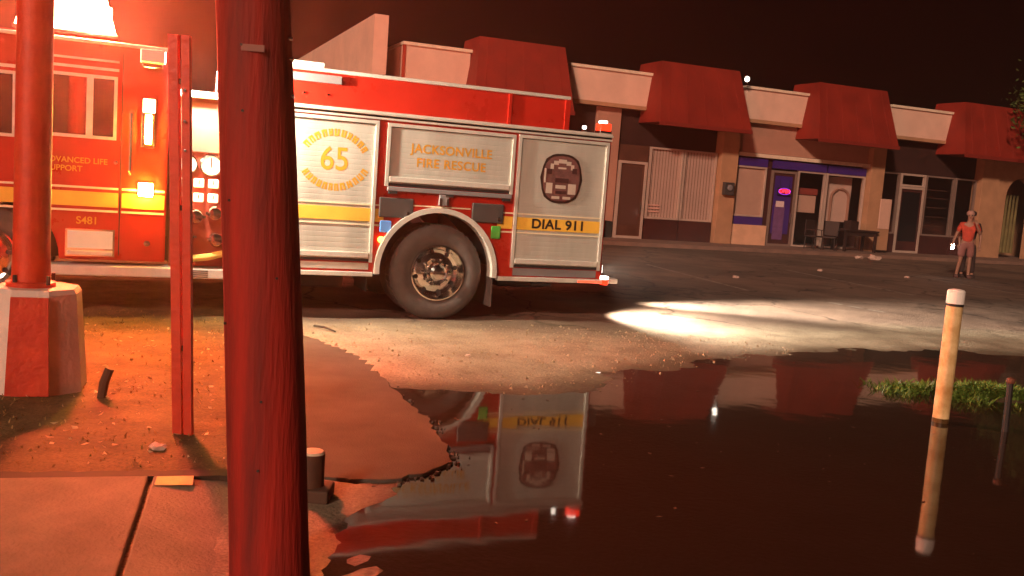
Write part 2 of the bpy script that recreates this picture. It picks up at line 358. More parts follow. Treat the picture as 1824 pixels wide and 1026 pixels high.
M_pink = mat('pale pink shop panel', (.66, .42, .33), .7, var=.06)
M_concw = mat('shop walk concrete', (.2, .12, .09), .85, var=.2, vscale=2)
# parapet panels with caps
for i, (a, c, d) in enumerate([(-3.86, -1.85, 2.4), (1.42, 4.5, 1.6), (7.9, 10.75, 1.6), (14.15, 17.2, 1.6), (20.6, 23.4, 1.6)]):
    p = bx('parapet_panel', M_cream_w, mall, a, c, 0.0, d, 4.34, 5.31)
    bx('cap', M_cap, p, a - .04, c + .04, -.06, d + .05, 5.312, 5.40)
    bx('soffit_trim', M_tan, p, a, c, -.03, .3, 4.22, 4.338)
bx('corner_trim', mat('red corner trim', (.4, .04, .02), .6), mall, -3.885, -3.80, -.02, .05, 4.345, 5.31)
# mansards
for i, (b0, b1, t0, t1) in enumerate([(-2.0, 1.15, -1.75, .97), (4.1, 7.5, 4.32, 7.24), (10.2, 13.65, 10.5, 13.42), (16.75, 20.2, 17.1, 20.0)]):
    z0, z1, yb, yt, yk = 3.84, 5.76, -1.05, -.45, .9
    vs = [(b0, yk, z0), (b1, yk, z0), (b1, yb, z0), (b0, yb, z0), (t0, yk, z1), (t1, yk, z1), (t1, yt, z1), (t0, yt, z1)]
    ms = MB().add(vs, [(0, 3, 2, 1), (4, 5, 6, 7), (3, 7, 6, 2), (0, 4, 7, 3), (1, 2, 6, 5), (0, 1, 5, 4)]).build('mansard_roof', M_mans, mall)
    sb = MB()
    for q in range(5):                       # standing seams on the sloping front
        t = (q + .5) / 5; xb = b0 + (b1 - b0) * t; xt = t0 + (t1 - t0) * t
        sb.tube([(xb, yb - .005, z0 + .03), (xt, yt - .005, z1 - .03)], .011, 5)
    o = sb.build('roof_seams', M_mans, ms); tag(o, kind='stuff')
    MB().box(b0 - .02, b1 + .02, yb - .03, yb + .02, z0 - .10, z0 + .02).build('drip_edge', mat('dark red drip edge', (.2, .02, .012), .6), ms)
# body walls
bx('roof_deck', M_darkw, mall, -4.4, 24, 1.0, 15.8, 4.3, 4.5)
bx('back_wall', M_tan, mall, -4.4, 24, 15.6, 15.9, 0, 4.6)
bx('interior_wall', M_int, mall, -4.4, 24, 3.2, 3.35, 0, 4.2)
bx('end_wall', M_cream_w, mall, -4.82, -4.42, -.3, 16, 0, 6.0)
bx('end_wall', M_tan, mall, 23.9, 24.3, -.3, 16, 0, 4.6)
bx('shop_walk', M_concw, mall, -4.8, 24, -1.9, 3.2, .004, .12)
# sign bands
bx('sign_band', M_darkw, mall, 1.35, 7.12, .32, .5, 3.12, 4.3)
bx('sign_band', M_pinkw, mall, 7.82, 13.48, .18, .4, 3.24, 4.3)
bx('sign_band', M_darkw, mall, 14.12, 18.85, .32, .5, 3.05, 4.3)
bx('sign_band', M_pinkw, mall, -4.4, .72, .2, .4, 3.1, 4.3)
bx('header_trim', M_cap, mall, 7.82, 13.48, .03, .18, 3.10, 3.22)
# pillars
for a, c in [(-4.4, -3.9), (.75, 1.35), (2.55, 3.40), (7.15, 7.80), (13.5, 14.1), (18.87, 19.75), (22.3, 23.0)]:
    bx('pillar', M_tan if a != 2.55 else M_pinkw, mall, a, c, -.05 if a != 2.55 else .2, .42, .122, 4.215, b=.01)
# ---- shop fronts
def frame_rect(a, c, z0, z1, y, w, m, parent, name='window_frame'):
    mb = MB(); mb.box(a, a + w, y - .05, y + .05, z0, z1); mb.box(c - w, c, y - .05, y + .05, z0, z1); mb.box(a + w, c - w, y - .05, y + .05, z0, z0 + w); mb.box(a + w, c - w, y - .05, y + .05, z1 - w, z1)
    return mb.build(name, m, parent)
def window(a, c, z0, z1, m, y=.2, backing=None, w=.06, blinds=False):
    f = frame_rect(a, c, z0, z1, y, w, m, mall, 'window')
    bx('pane', M_pane, f, a + w, c - w, y - .004, y + .004, z0 + w, z1 - w)
    if backing and not blinds: bx('window_panel', backing, f, a + w, c - w, y + .02, y + .03, z0 + w, z1 - w)
    if blinds:
        n_ = int((c - a - 2 * w) / .11)
        mb = MB()
        for q in range(n_):
            x = a + w + (q + .5) * (c - a - 2 * w) / n_; h = .05; dy = .003 * (1 if q % 2 else .4)
            mb.add([(x - h, y + .03 - dy, z0 + w), (x + h, y + .03 + dy, z0 + w), (x + h, y + .03 + dy, z1 - w), (x - h, y + .03 - dy, z1 - w)], [(0, 1, 2, 3)])
        tag(mb.build('blind', backing, f), kind='stuff')
    return f
def door(a, c, z1, m, leaf, y=.2, w=.08, glass=None, handle=-1):
    f = frame_rect(a, c, .122, z1, y, w, m, mall, 'door')
    bx('door_leaf', leaf, f, a + w, c - w, y - .01, y + .02, .2, z1 - w)
    if glass: bx('glass', glass, f, a + w + .09, c - w - .09, y - .016, y - .011, .55, z1 - w - .1)
    hx = c - w - .07 if handle > 0 else a + w + .07
    MB().tube([(hx, y - .07, .95), (hx, y - .07, 1.3)], .018, 8).build('handle', M_chrome, f)
    return f
# shop with blinds
door(3.45, 4.48, 2.60, M_frame, M_brown, glass=mat('brown tinted glass', (.10, .05, .04), .1), handle=1)
bx('transom', M_brown, mall, 3.45, 4.48, .16, .24, 2.605, 3.115)
for a, c in [(4.55, 5.80), (5.84, 7.10)]:
    window(a, c, .80, 3.115, M_frame, backing=M_blind, blinds=True)
    bx('bulkhead', M_dkred, mall, a, c, .15, .3, .122, .795)
fl = MB()
for z in (1.02, 1.12, 1.22): fl.box(4.62, 5.08, .19, .194, z, z + .05)
fl.build('notice_strips', mat('pale notice paper', (.62, .36, .3), .8), mall)
# blue banded shop
bx('bulkhead', M_lightbase, mall, 7.83, 9.28, .05, .25, .122, .80)
w2 = window(7.85, 9.12, 1.08, 2.78, M_frame, y=.16, backing=M_pink)
bx('window_band', M_bluep, mall, 7.85, 9.12, .10, .2, .805, 1.075); bx('window_band', M_bluep, mall, 7.85, 9.12, .10, .2, 2.785, 3.05)
bx('jamb', M_dkred, mall, 9.13, 9.36, .2, .4, .805, 3.1)
door(9.38, 10.45, 2.72, M_darkframe, M_dkred, y=.2, glass=M_bluep, handle=1)
MB().box(9.62, 10.05, .170, .176, .35, 1.55).build('door_poster', mat('violet poster', (.16, .07, .2), .6, var=.2, vscale=6), mall)
MB().box(9.66, 10.0, .160, .166, 1.48, 1.68).build('door_notice', mat('white paper notice', (.7, .55, .55), .7), mall)
bx('window_band', M_bluep, mall, 9.38, 11.65, .12, .2, 2.785, 3.05)
window(10.48, 11.68, .14, 2.78, M_frame, y=.2)
window(11.72, 13.45, .14, 2.78, M_frame, y=.2, w=.07)
bx('window_band', M_bluep, mall, 11.75, 13.42, .12, .2, 2.785, 3.05)
bx('menu_board', M_pink, mall, 10.6, 11.55, .42, .46, 1.35, 1.95); bx('menu_board', mat('red wall banner', (.33, .06, .045), .7), mall, 10.55, 11.6, .42, .46, 1.98, 2.2)
ap_ = MB(); pts = [(12.0, 1.1), (13.25, 1.1), (13.25, 2.7), (12.0, 2.7)]; ap_.prism_y(pts, .6, .64); ap_.build('back_panel', M_blind, mall)
arch = MB(); arch.tube([(12.35, .57, 1.1)] + [(12.75 + .4 * math.cos(math.pi - t * math.pi / 8), .57, 1.95 + .32 * math.sin(t * math.pi / 8)) for t in range(9)] + [(13.15, .57, 1.1)], .05, 8); arch.build('arch_moulding', M_pinkw, mall)
# dark shop with a pale framed door
for a, c in [(14.15, 15.05), (16.32, 17.72), (17.78, 18.82)]:
    window(a, c, .8, 3.03, M_darkframe, y=.2); bx('bulkhead', M_dkred, mall, a, c, .15, .3, .122, .795)
door(15.10, 16.28, 2.55, M_frame, M_dkred, glass=M_glass, handle=1)
frame_rect(15.10, 16.28, 2.56, 3.03, .2, .07, M_frame, mall, 'transom')
sh = MB()
for z in (1.15, 1.5, 1.85, 2.2, 2.5): sh.box(16.45, 17.6, .35, .6, z, z + .03)
sh.build('shelf', M_brown, mall)
# arched end bay
arc = [(19.78, .122), (20.25, .122)] + [(21.05 + .8 * math.cos(math.pi - t * math.pi / 12), 2.5 + .75 * math.sin(t * math.pi / 12)) for t in range(13)] + [(21.85, .122), (22.28, .122), (22.28, 4.2), (19.78, 4.2)]
MB().prism_y(arc, .02, .4).build('arch_wall', M_tan, mall)
cu = MB()
for q in range(9):
    x = 20.3 + q * .185; cu.tube([(x, .8, .3), (x + .02, .8, 2.6)], [.07, .04], 7)
tag(cu.build('curtain', mat('olive curtain', (.16, .13, .05), .9, var=.3), mall), kind='stuff')
# unit hidden behind the engine
for a, c in [(-3.8, -2.2), (-2.1, -.5), (-.4, .7)]: window(a, c, .8, 3.08, M_frame, backing=M_blind, blinds=True); bx('bulkhead', M_dkred, mall, a, c, .15, .3, .122, .795)
bx('bulkhead', M_pinkw, mall, 1.37, 2.54, .2, .3, .122, 3.1)

def mp(u, y, z):    # mall-local point in the world
    return mall.matrix_basis @ Vector((u, y, z)) if False else Vector((math.cos(.3895) * u - math.sin(.3895) * y, 28.794 + math.sin(.3895) * u + math.cos(.3895) * y, z))
# neon sign hung in the shop door
ns = empty('neon_sign', mp(9.9, .06, 1.9), .3895); tag(ns, 'small glowing red and magenta open sign in the shop doorway', 'neon sign')
bx('sign_back', M_black, ns, -.28, .28, .03, .05, 0, .24)
vs, fs = text_faces('OPEN', .17, bold=.004)
MB().add([(a, -.0, c + .12) for a, c in vs], fs).build('lettering', mat('red neon', (.8, .05, .1), .3, emit=(1, .02, .04), estr=1.4), ns)
nb = MB(); el = [(.25 * math.cos(t * math.pi / 12), .012, .12 + .105 * math.sin(t * math.pi / 12)) for t in range(25)]; nb.tube(el, .008, 6, cap=False)
nb.build('neon_ring', mat('violet neon', (.4, .05, .8), .3, emit=(.45, .05, 1.0), estr=.4), ns)
for s_ in (-.2, .2): MB().tube([(s_, .03, .24), (s_, .03, .5)], .004, 5).build('hanger', M_black, ns)
# small roof lamp
rl = empty('roof_lamp', mp(7.62, -.35, 5.47), .3895); tag(rl, 'small white lamp at the top corner of a red mansard', 'lamp')
bx('bracket', M_dark, rl, -.03, .03, 0, .35, -.03, .03); MB().lathe_z([(.02, 0), (.07, .04), (.08, .1), (.05, .16), (.01, .18)], 0, 0, 12).build('lens', M_lampwhite, rl)
# mailbox / meter on the column
mb_ = empty('wall_meter', mp(7.45, -.05, 1.75), .3895); tag(mb_, 'small dark meter box fixed on the tan column between shops', 'meter box')
bx('case', M_grey, mb_, -.19, .19, -.16, -.002, 0, .42, b=.015); MB().lathe_y([(.1, -.165), (.1, -.2), (.07, -.215), (.001, -.22)], 0, .24, 16).build('dial', M_midgrey, mb_)
# cafe furniture under the window
M_furn = mat('dark brown furniture', (.03, .012, .009), .6, var=.3)
def chair(name, loc, rz, label):
    t = empty(name, loc, rz); tag(t, label, 'chair', 'cafe chairs by the blue banded shop')
    bx('seat', M_furn, t, -.24, .24, -.24, .24, .42, .47, b=.012)
    bk = MB(); bk.box(-.24, .24, .2, .24, .5, 1.0, b=.012); bk.build('backrest', M_furn, t)
    for sx in (-1, 1):
        for sy in (-1, 1): MB().tube([(sx * .22, sy * .21, 0), (sx * .2, sy * .2, .43)], .018, 7).build('leg', M_furn, t)
        MB().tube([(sx * .24, -.2, .45), (sx * .26, -.2, .66), (sx * .26, .2, .68)], .016, 7).build('arm', M_furn, t)
    return t
chair('cafe_chair', mp(10.85, -.55, .12), .6, 'dark armchair just right of the shop door with the neon sign')
chair('cafe_chair', mp(11.35, -.75, .12), -.5, 'dark armchair turned beside the small cafe table')
ct = empty('cafe_table', mp(12.55, -.6, .12), .3895); tag(ct, 'dark wooden table below the arched shop window', 'table')
bx('table_top', M_furn, ct, -.75, .75, -.38, .38, .70, .76, b=.01)
for sx in (-1, 1):
    for sy in (-1, 1): bx('leg', M_furn, ct, sx * .66 - .04, sx * .66 + .04, sy * .3 - .04, sy * .3 + .04, 0, .70)
bx('apron', M_furn, ct, -.68, .68, -.31, -.28, .55, .699)
bo = empty('carton', mp(12.35, -.6, .88), .5); tag(bo, 'small dark carton standing on the cafe table', 'box')
MB().box(-.2, .2, -.16, .16, .002, .3, b=.01).build('carton_body', M_furn, bo); MB().box(-.2, .2, -.03, .03, .301, .305).build('tape', M_brown, bo)
sb_ = empty('shop_board', mp(13.65, -.75, .12), .45); tag(sb_, 'pale pink notice board standing against the shop column', 'sign')
bx('board', M_pink, sb_, -.26, .26, -.02, .02, .85, 1.9, b=.01); bx('lower_panel', M_tan, sb_, -.26, .26, -.02, .02, .1, .845)
for sx in (-.22, .22): MB().tube([(sx, .05, 0), (sx, .03, 1.0)], .02, 7).build('leg', M_furn, sb_)
# litter
M_lit = mat('pale litter', (.5, .36, .3), .8)
def crumple(name, loc, s, label, m=M_lit, grp=None, seed=0, cat='litter'):
    rnd = random.Random(seed); bm = bmesh.new(); bmesh.ops.create_icosphere(bm, subdivisions=2, radius=1)
    for v in bm.verts:
        k_ = rnd.uniform(.65, 1.15); v.co = Vector((v.co.x * s * k_, v.co.y * s * .8 * k_, max(0, v.co.z + .5) * s * .5 * k_))
    me = bpy.data.meshes.new(name); bm.to_mesh(me); bm.free(); me.materials.append(m); o = bpy.data.objects.new(name, me); COL.objects.link(o); o.location = loc
    tag(o, label, cat, grp); return o
crumple('plastic_bag', (11.7, 30.6, .0), .22, 'crumpled pale bag lying before the notice board', seed=3)
crumple('paper_litter', (11.15, 30.5, .0), .15, 'flattened pale paper left of the crumpled bag', seed=4)
crumple('paper_litter', (4.57, 19.26, 0), .07, 'white scrap of paper on the lot behind the engine', seed=5)
crumple('paper_litter', (7.56, 23.2, 0), .07, 'white scrap of paper on the lot before the neon sign shop', seed=6)
crumple('paper_litter', (9.67, 23.06, 0), .07, 'white scrap of paper on the lot left of the standing person', seed=8)
# ================================================================== FIRE ENGINE  (local x to the rear, y away from the camera, z up)
TY_ = .3965
eng = empty('fire_engine', (-.8312, 10.3958, 0), TY_); tag(eng, 'red fire engine with aluminium roll-up doors and lit warning lamps', 'fire engine')
W = 2.45
def arch_outline(x0, x1, z0, z1, cx, r, cz=.53):
    n_ = 22; a0 = math.asin((z0 - cz) / r)
    pts = [(x0, z0)]
    for i in range(n_ + 1):
        t = (math.pi - a0) + (2 * a0 - math.pi) * i / n_
        pts.append((cx + r * math.cos(t), cz + r * math.sin(t)))
    return pts + [(x1, z0), (x1, z1), (x0, z1)]
# ---- rear body
bo_ = arch_outline(-2.24, 2.03, .50, 2.19, -.03, .70, .545)
body = MB(); body.prism_y(bo_, 0, .09); body.prism_y(bo_, W - .09, W)
body.box(-2.24, -.78, .09, W - .09, .5, 2.18); body.box(.72, 2.025, .09, W - .09, .5, 2.18); body.box(-.78, .72, .09, W - .09, 1.27, 2.18)
body = body.build('body', M_red, eng)
fin = MB()
n_ = 28
ring = []
for i in range(n_ + 1):
    t = math.pi * (1 + .02) - math.pi * 1.04 * i / n_; ring.append((math.cos(t), math.sin(t)))
o = [(-.03 + .71 * c, .545 + .71 * s_) for c, s_ in ring] + [(-.03 + .655 * c, .545 + .655 * s_) for c, s_ in reversed(ring)]
MB().prism_y(o, -.05, .12).build('fender_trim', M_trim, body)
lin = MB(); lin.add([(-.03 + .69 * c, y, .545 + .69 * s_) for c, s_ in ring for y in (.1, .9)], [(2 * i, 2 * i + 1, 2 * i + 3, 2 * i + 2) for i in range(n_)]); lin.build('wheel_well', M_black, body)
# roll-up doors
def roll_door(a, c, z0, z1, n, name='roll_up_door'):
    mb = MB(); h = (z1 - z0) / n; y0 = -.006
    pts = []
    for i in range(n):
        z = z0 + i * h; pts += [(y0 - .0042, z), (y0 - .005, z + h * .12), (y0 - .0052, z + h * .5), (y0 - .005, z + h * .88)]
    pts.append((y0 + .004, z1))
    vs = [(x, y, z) for y, z in pts for x in (a, c)]
    d = mb.add(vs, [(2 * i, 2 * i + 1, 2 * i + 3, 2 * i + 2) for i in range(len(pts) - 1)]).build(name, M_alu, eng)
    w = .035
    fr = MB(); fr.box(a - w, a, -.03, 0, z0 - w, z1 + w); fr.box(c, c + w, -.03, 0, z0 - w, z1 + w); fr.box(a, c, -.03, 0, z1, z1 + w); fr.build('door_frame', M_trim, d)
    bx('lift_bar', M_trim, d, a + .01, c - .01, -.035, -.012, z0 + .012, z0 + .07, b=.006)
    bx('sill_shadow_gap', M_black, d, a, c, -.012, -.002, z0 - .03, z0)
    return d
d1 = roll_door(-2.12, -.80, .66, 2.10, 26); d2 = roll_door(-.635, .775, 1.49, 2.09, 11); d3 = roll_door(.885, 1.965, .66, 2.10, 26)
bx('drawer_rail', M_midgrey, eng, -.64, .80, -.045, -.002, 1.405, 1.452, b=.006)
for x in (-.58, .06, .74): bx('rail_bracket', M_black, eng, x - .045, x + .045, -.05, -.003, 1.375, 1.404)
# drip rail and trim lines
for z, yy in ((2.15, -.03), (2.195, -.05)): bx('drip_rail', M_trim, eng, -2.24, 2.03, yy, .03, z, z + .022, b=.004)
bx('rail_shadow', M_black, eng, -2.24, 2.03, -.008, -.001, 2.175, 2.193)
bx('top_deck', M_trim, eng, -2.24, 2.03, -.02, W, 2.219, 2.235)
bx('skirt_rail', M_trim, eng, -2.24, -.75, -.03, .05, .47, .52, b=.008); bx('skirt_rail', M_trim, eng, .70, 2.05, -.03, .05, .47, .52, b=.008)
bx('kick_plate', M_trim, eng, -2.2, -.80, -.014, -.001, .545, .615); bx('kick_plate', M_midgrey, eng, .89, 1.96, -.014, -.001, .535, .62)
# stripes
def stripe(a, c, y=-.0175):
    s_ = bx('stripe', M_yel, eng, a, c, y, y + .004, 1.065, 1.205)
    bx('pinstripe', M_cream, s_, a, c, y, y + .004, 1.235, 1.252); bx('pinstripe', M_cream, s_, a, c, y, y + .004, 1.020, 1.037)
    return s_
stripe(-2.11, -.81); stripe(.895, 1.955)
stripe(-.755, -.66, -.006); stripe(.66, .845, -.006)
for z in (1.255, 1.045): bx('pinstripe', M_cream, eng, -.34, .33, -.006, -.002, z if z > 1.2 else z, z + .014) if z > 1.2 else None
for a, c in ((-.755, -.6), (.55, .845)): pass
text_on_side('DIAL 911', 1.42, 1.135, .15, M_blklet, eng, y=-.0187, bold=.008, sx=1.12, spacing=1.05)
text_on_side('JACKSONVILLE', .07, 1.875, .135, M_gold, d2, y=-.0125, bold=.0045, sx=1.0, spacing=1.05)
text_on_side('FIRE RESCUE', .07, 1.725, .135, M_gold, d2, y=-.0125, bold=.0045, sx=1.0, spacing=1.08)
text_on_side('65', -1.22, 1.69, .34, M_gold, d1, y=-.0125, bold=.006, sx=.92)
arcs = MB(); rnd = random.Random(5)                         # the two curved gold lines round the number
for sgn in (1, -1):
    t = -.95
    while t < .95:
        wdt = rnd.uniform(.15, .21); h0, h1 = (.36, .44)
        for a0, a1 in ((t, t + wdt * .28), (t + wdt * .42, t + wdt * .72)):
            q = []
            for a_, r_ in ((a0, h0), (a1, h0), (a1, h1), (a0, h1)): q.append((-1.22 + r_ * math.sin(a_) * .95, -.0125, 1.69 + sgn * (r_ * math.cos(a_) - .10) * .95 - (.0 if sgn > 0 else .0)))
            arcs.add(q, [(0, 1, 2, 3)])
        rb_ = rnd.choice((h0, h0 + .03, h1 - .022)); q = [(-1.22 + r_ * math.sin(a_) * .95, -.0125, 1.69 + sgn * (r_ * math.cos(a_) - .10) * .95) for a_, r_ in ((t + wdt * .28, rb_), (t + wdt * .42, rb_), (t + wdt * .42, rb_ + .022), (t + wdt * .28, rb_ + .022))]; arcs.add(q, [(0, 1, 2, 3)])
        t += wdt
tag(arcs.build('arched_lettering', M_gold, d1), kind='stuff')
# crest on the rear door: dark ring, mauve field, pale ribbons
em = MB(); sgp = lambda v, e: math.copysign(abs(v) ** e, v)
oc = [(1.41 + .255 * sgp(math.cos(t * math.pi / 16), .75) * (1 + .05 * (t % 4 == 0)), 1.675 + .285 * sgp(math.sin(t * math.pi / 16), .8)) for t in range(32)]; em.prism_y(oc, -.020, -.016)
em = em.build('crest', mat('crest dark edge', (.035, .015, .012), .5), d3)
MB().prism_y([(1.41 + .232 * sgp(math.cos(t * math.pi / 16), .75), 1.675 + .258 * sgp(math.sin(t * math.pi / 16), .8)) for t in range(32)], -.023, -.021).build('crest_field', mat('crest mauve field', (.16, .07, .065), .5, var=.25, vscale=14), em)
pl = MB()
for a, c, z0, z1 in [(1.26, 1.30, 1.78, 1.84), (1.30, 1.36, 1.83, 1.875), (1.36, 1.46, 1.85, 1.895), (1.46, 1.52, 1.83, 1.875), (1.52, 1.56, 1.78, 1.84), (1.36, 1.46, 1.785, 1.805), (1.19, 1.21, 1.62, 1.78), (1.22, 1.30, 1.50, 1.62), (1.50, 1.60, 1.50, 1.62), (1.34, 1.47, 1.56, 1.60), (1.30, 1.40, 1.44, 1.47), (1.44, 1.54, 1.44, 1.47)]: pl.box(a, c, -.026, -.0235, z0, z1)
tag(pl.build('crest_ribbon', mat('crest pale ribbon', (.5, .42, .36), .5), em), kind='stuff')
dk = MB()
for a, c, z0, z1 in [(1.33, 1.50, 1.63, 1.68), (1.34, 1.48, 1.50, 1.535), (1.22, 1.28, 1.72, 1.78), (1.54, 1.60, 1.74, 1.80)]: dk.box(a, c, -.0265, -.0236, z0, z1)
tag(dk.build('crest_figure', mat('crest dark figure', (.06, .02, .02), .5), em), kind='stuff')
# hatches, tags, marker
for a, c in ((-.72, -.34), (.34, .72)):
    h = bx('air_bottle_hatch', M_grey, eng, a, c, -.035, -.001, 1.12, 1.335, b=.012)
    MB().lathe_y([(.02, -.036), (.02, -.048), (.001, -.05)], c - .06, 1.17, 10).build('latch', M_chrome, h)
bx('tag_plate', M_blue, eng, -.70, -.575, -.03, -.012, .955, 1.085, b=.01); bx('tag_plate', M_green, eng, .585, .70, -.03, -.012, .945, 1.09, b=.01)
MB().lathe_y([(.035, -.002), (.035, -.03), (.02, -.04), (.001, -.042)], -.675, .875, 14).build('marker_lamp', M_markeramber, eng)
lt = bx('strap_buckle', M_midgrey, eng, -.055, .055, -.05, -.001, 1.28, 1.40, b=.01)
for s_ in (-.04, .04): bx('buckle_pin', M_chrome, lt, s_ - .012, s_ + .012, -.058, -.05, 1.285, 1.36)
# hose bed
hb = MB(); hb.box(-2.24, .735, .10, .16, 2.236, 2.585); hb.box(.775, 1.49, .10, .16, 2.236, 2.585); hb.box(.735, .775, .08, .16, 2.236, 2.585); hb.box(-2.24, 1.49, W - .16, W - .1, 2.236, 2.585); hb.box(-2.24, -2.18, .16, W - .16, 2.236, 2.585); hb.box(1.43, 1.49, .16, W - .16, 2.236, 2.4)
hb = hb.build('hose_bed', M_red, eng)
bx('hose_bed_cap', M_trim, hb, -2.24, 1.50, .07, .18, 2.587, 2.625, b=.006); bx('hose_bed_cap', M_trim, hb, -2.24, 1.50, W - .18, W - .07, 2.587, 2.625, b=.006)
bx('post', M_red, hb, 1.44, 1.50, .075, .13, 2.236, 2.585)
bx('seam', M_black, hb, .776, .784, .094, .1, 2.24, 2.58)
bx('hose_bed_tray', M_midgrey, hb, -2.2, -1.17, .055, .098, 2.475, 2.56, b=.006); bx('roof_box', M_white, hb, -2.2, -1.36, .03, .25, 2.628, 2.675, b=.01)
for x in (-1.55, -1.3): MB().lathe_y([(.012, .098), (.012, .088), (.001, .086)], x, 2.36, 8).build('bolt', M_chrome, hb)
hose = MB()
for q in range(8):
    y = .3 + q * .24
    for j in range(2): hose.tube([(-2.1, y, 2.27 + j * .09), (1.38, y, 2.27 + j * .09)], .045, 7)
tag(hose.build('hose_load', mat('canvas hose', (.4, .35, .25), .9, var=.2), hb), kind='stuff')
# rear top lamps and the low tail lamp
def lamp_box(name, m, x, y, z, sx, sy, sz, base=M_chrome, prt=eng):
    l = bx(name, base, prt, x - sx / 2, x + sx / 2, y, y + sy, z, z + .035, b=.006)
    bx('lens', m, l, x - sx / 2 + .006, x + sx / 2 - .006, y + .006, y + sy - .006, z + .036, z + sz, b=.012); return l
lamp_box('warning_lamp', M_lampred, 1.95, .0, 2.237, .15, .15, .12); bx('lamp_cap', M_lampwhite, eng, 1.90, 1.98, .03, .12, 2.36, 2.39, b=.01)
lamp_box('deck_lamp', M_lampwhite, 1.70, .05, 2.237, .055, .055, .075)
lamp_box('warning_lamp', M_lampred, 1.95, W - .15, 2.237, .15, .15, .12)
bx('tail_board', M_trim, eng, 2.03, 2.33, .1, W - .1, .46, .52, b=.01)
bx('rear_wall', M_red, eng, 2.028, 2.06, .06, W - .06, .52, 2.2); bx('rear_panel', M_yel, eng, 2.061, 2.068, .12, W - .12, .6, 2.1)
bx('rear_lamp_cluster', M_black, eng, 2.062, 2.16, .04, .2, 1.02, 1.22, b=.012); bx('rear_lamp_cluster', M_black, eng, 2.062, 2.16, W - .2, W - .04, 1.02, 1.22, b=.012)
tl = bx('tail_lamp', M_lampred, eng, 2.05, 2.13, -.03, .06, .455, .52, b=.012); bx('clear_lens', M_lampwhite, tl, 2.05, 2.13, -.03, .06, .522, .56, b=.008)
MB().box(1.72, 2.04, -.034, -.031, .478, .50).build('reflector_strip', mat('self lit red reflector', (.6, .03, .02), .2, emit=(1, .05, .02), estr=1.2), eng)  # reflector's glint given as its own emission
# rear working lamps under the tail board
for x, y, aim, e, cone in ((2.3, .6, (3.0, -1.6, -.9), 800, 68), (2.3, 1.9, (6.2, -1.1, -.42), 5200, 22)):
    wl = bx('work_lamp', M_black, eng, x - .06, x + .03, y - .08, y + .08, .53, .66, b=.01)
    bx('lens', M_lampwhite, wl, x + .031, x + .036, y - .065, y + .065, .545, .645)
    ld = bpy.data.lights.new('work_light', 'SPOT'); ld.energy = e; ld.color = (1, .88, .70); ld.spot_size = R(cone * 2); ld.spot_blend = 1.0; ld.shadow_soft_size = .05
    lo = bpy.data.objects.new('work_light', ld); COL.objects.link(lo); lo.parent = eng; lo.location = (x + .06, y, .60)
    lo.rotation_euler = Vector(aim).to_track_quat('-Z', 'Y').to_euler()
# ---- wheels
def wheel(cx, y0, flip=1):
    w = empty('wheel', (cx, y0, .53)); w.parent = eng
    k_ = flip
    pr = [(.315, .02), (.36, -.012), (.44, -.02), (.49, -.005), (.522, .03), (.53, .06), (.53, .25), (.52, .28), (.44, .30), (.31, .29), (.31, .02)]
    ty = MB().lathe_y([(r_, k_ * y) for r_, y in pr], 0, 0, 56).build('tyre', M_tyre, w, True)
    tr_ = MB()
    for q in range(44):
        a = 2 * math.pi * q / 44
        for yy in (.075, .165):
            c_, s_ = math.cos(a), math.sin(a); p = Vector((c_ * .531, 0, s_ * .531)); tn = Vector((-s_, 0, c_)) * .024; rd = Vector((c_, 0, s_)) * .008
            y0_, y1_ = k_ * (yy - .012), k_ * (yy + .075); Y = Vector((0, 1, 0))
            tr_.add([p - tn + Y * y0_, p + tn + Y * y0_, p + tn + Y * y1_, p - tn + Y * y1_, p - tn + rd + Y * y0_, p + tn + rd + Y * y0_, p + tn + rd + Y * y1_, p - tn + rd + Y * y1_], [(4, 5, 6, 7), (0, 1, 5, 4), (1, 2, 6, 5), (2, 3, 7, 6), (3, 0, 4, 7)])
    tag(tr_.build('tread', M_tyre, ty), kind='stuff')
    rp = [(.318, .015), (.312, -.012), (.298, -.014), (.288, .02), (.272, .05), (.255, .085), (.22, .10), (.15, .085), (.12, .05), (.10, .0), (.095, -.03), (.07, -.055), (.03, -.062), (.001, -.063)]
    rm = MB().lathe_y([(r_, k_ * y) for r_, y in rp], 0, 0, 48).build('rim', M_chrome, w, True)
    hh = MB()
    for q in range(8):
        a = 2 * math.pi * (q + .3) / 8; hh.lathe_y([(.026, k_ * .082), (.001, k_ * .081)], .232 * math.cos(a), .232 * math.sin(a), 12)
    tag(hh.build('hand_holes', M_black, rm), kind='stuff')
    for q in range(10):
        a = 2 * math.pi * q / 10; MB().lathe_y([(.017, k_ * .09), (.017, k_ * .055), (.001, k_ * .05)], .155 * math.cos(a), .155 * math.sin(a), 8).build('lug_nut', M_chrome, rm)
    return w
wheel(-.0, .02); wheel(-.0, W - .02, -1); wheel(-4.47, .03); wheel(-4.47, W - .03, -1)
MB().lathe_y([(.3, .36), (.52, .36), (.53, .4), (.53, .6), (.5, .64), (.3, .64)], 0, .53, 40).build('inner_tyre', M_tyre, eng, True)
bx('axle', M_dark, eng, -.09, .09, .3, W - .3, .44, .62); bx('axle', M_dark, eng, -4.55, -4.39, .3, W - .3, .44, .62)
bx('chassis_rail', M_dark, eng, -6.0, 2.0, .75, .87, .5, .75); bx('chassis_rail', M_dark, eng, -6.0, 2.0, 1.58, 1.7, .5, .75)
bx('tank_guard', M_dark, eng, -2.1, -.95, .5, 1.9, .28, .5, b=.02); bx('exhaust_box', M_dark, eng, .95, 1.6, .6, 1.5, .33, .5, b=.03)
bx('mud_flap', mat('mud flap rubber', (.10, .075, .068), .7, var=.2), eng, .645, .665, .03, .62, .16, .62); bx('mud_flap_back', M_black, eng, -.80, -.785, .05, .6, .3, .6)
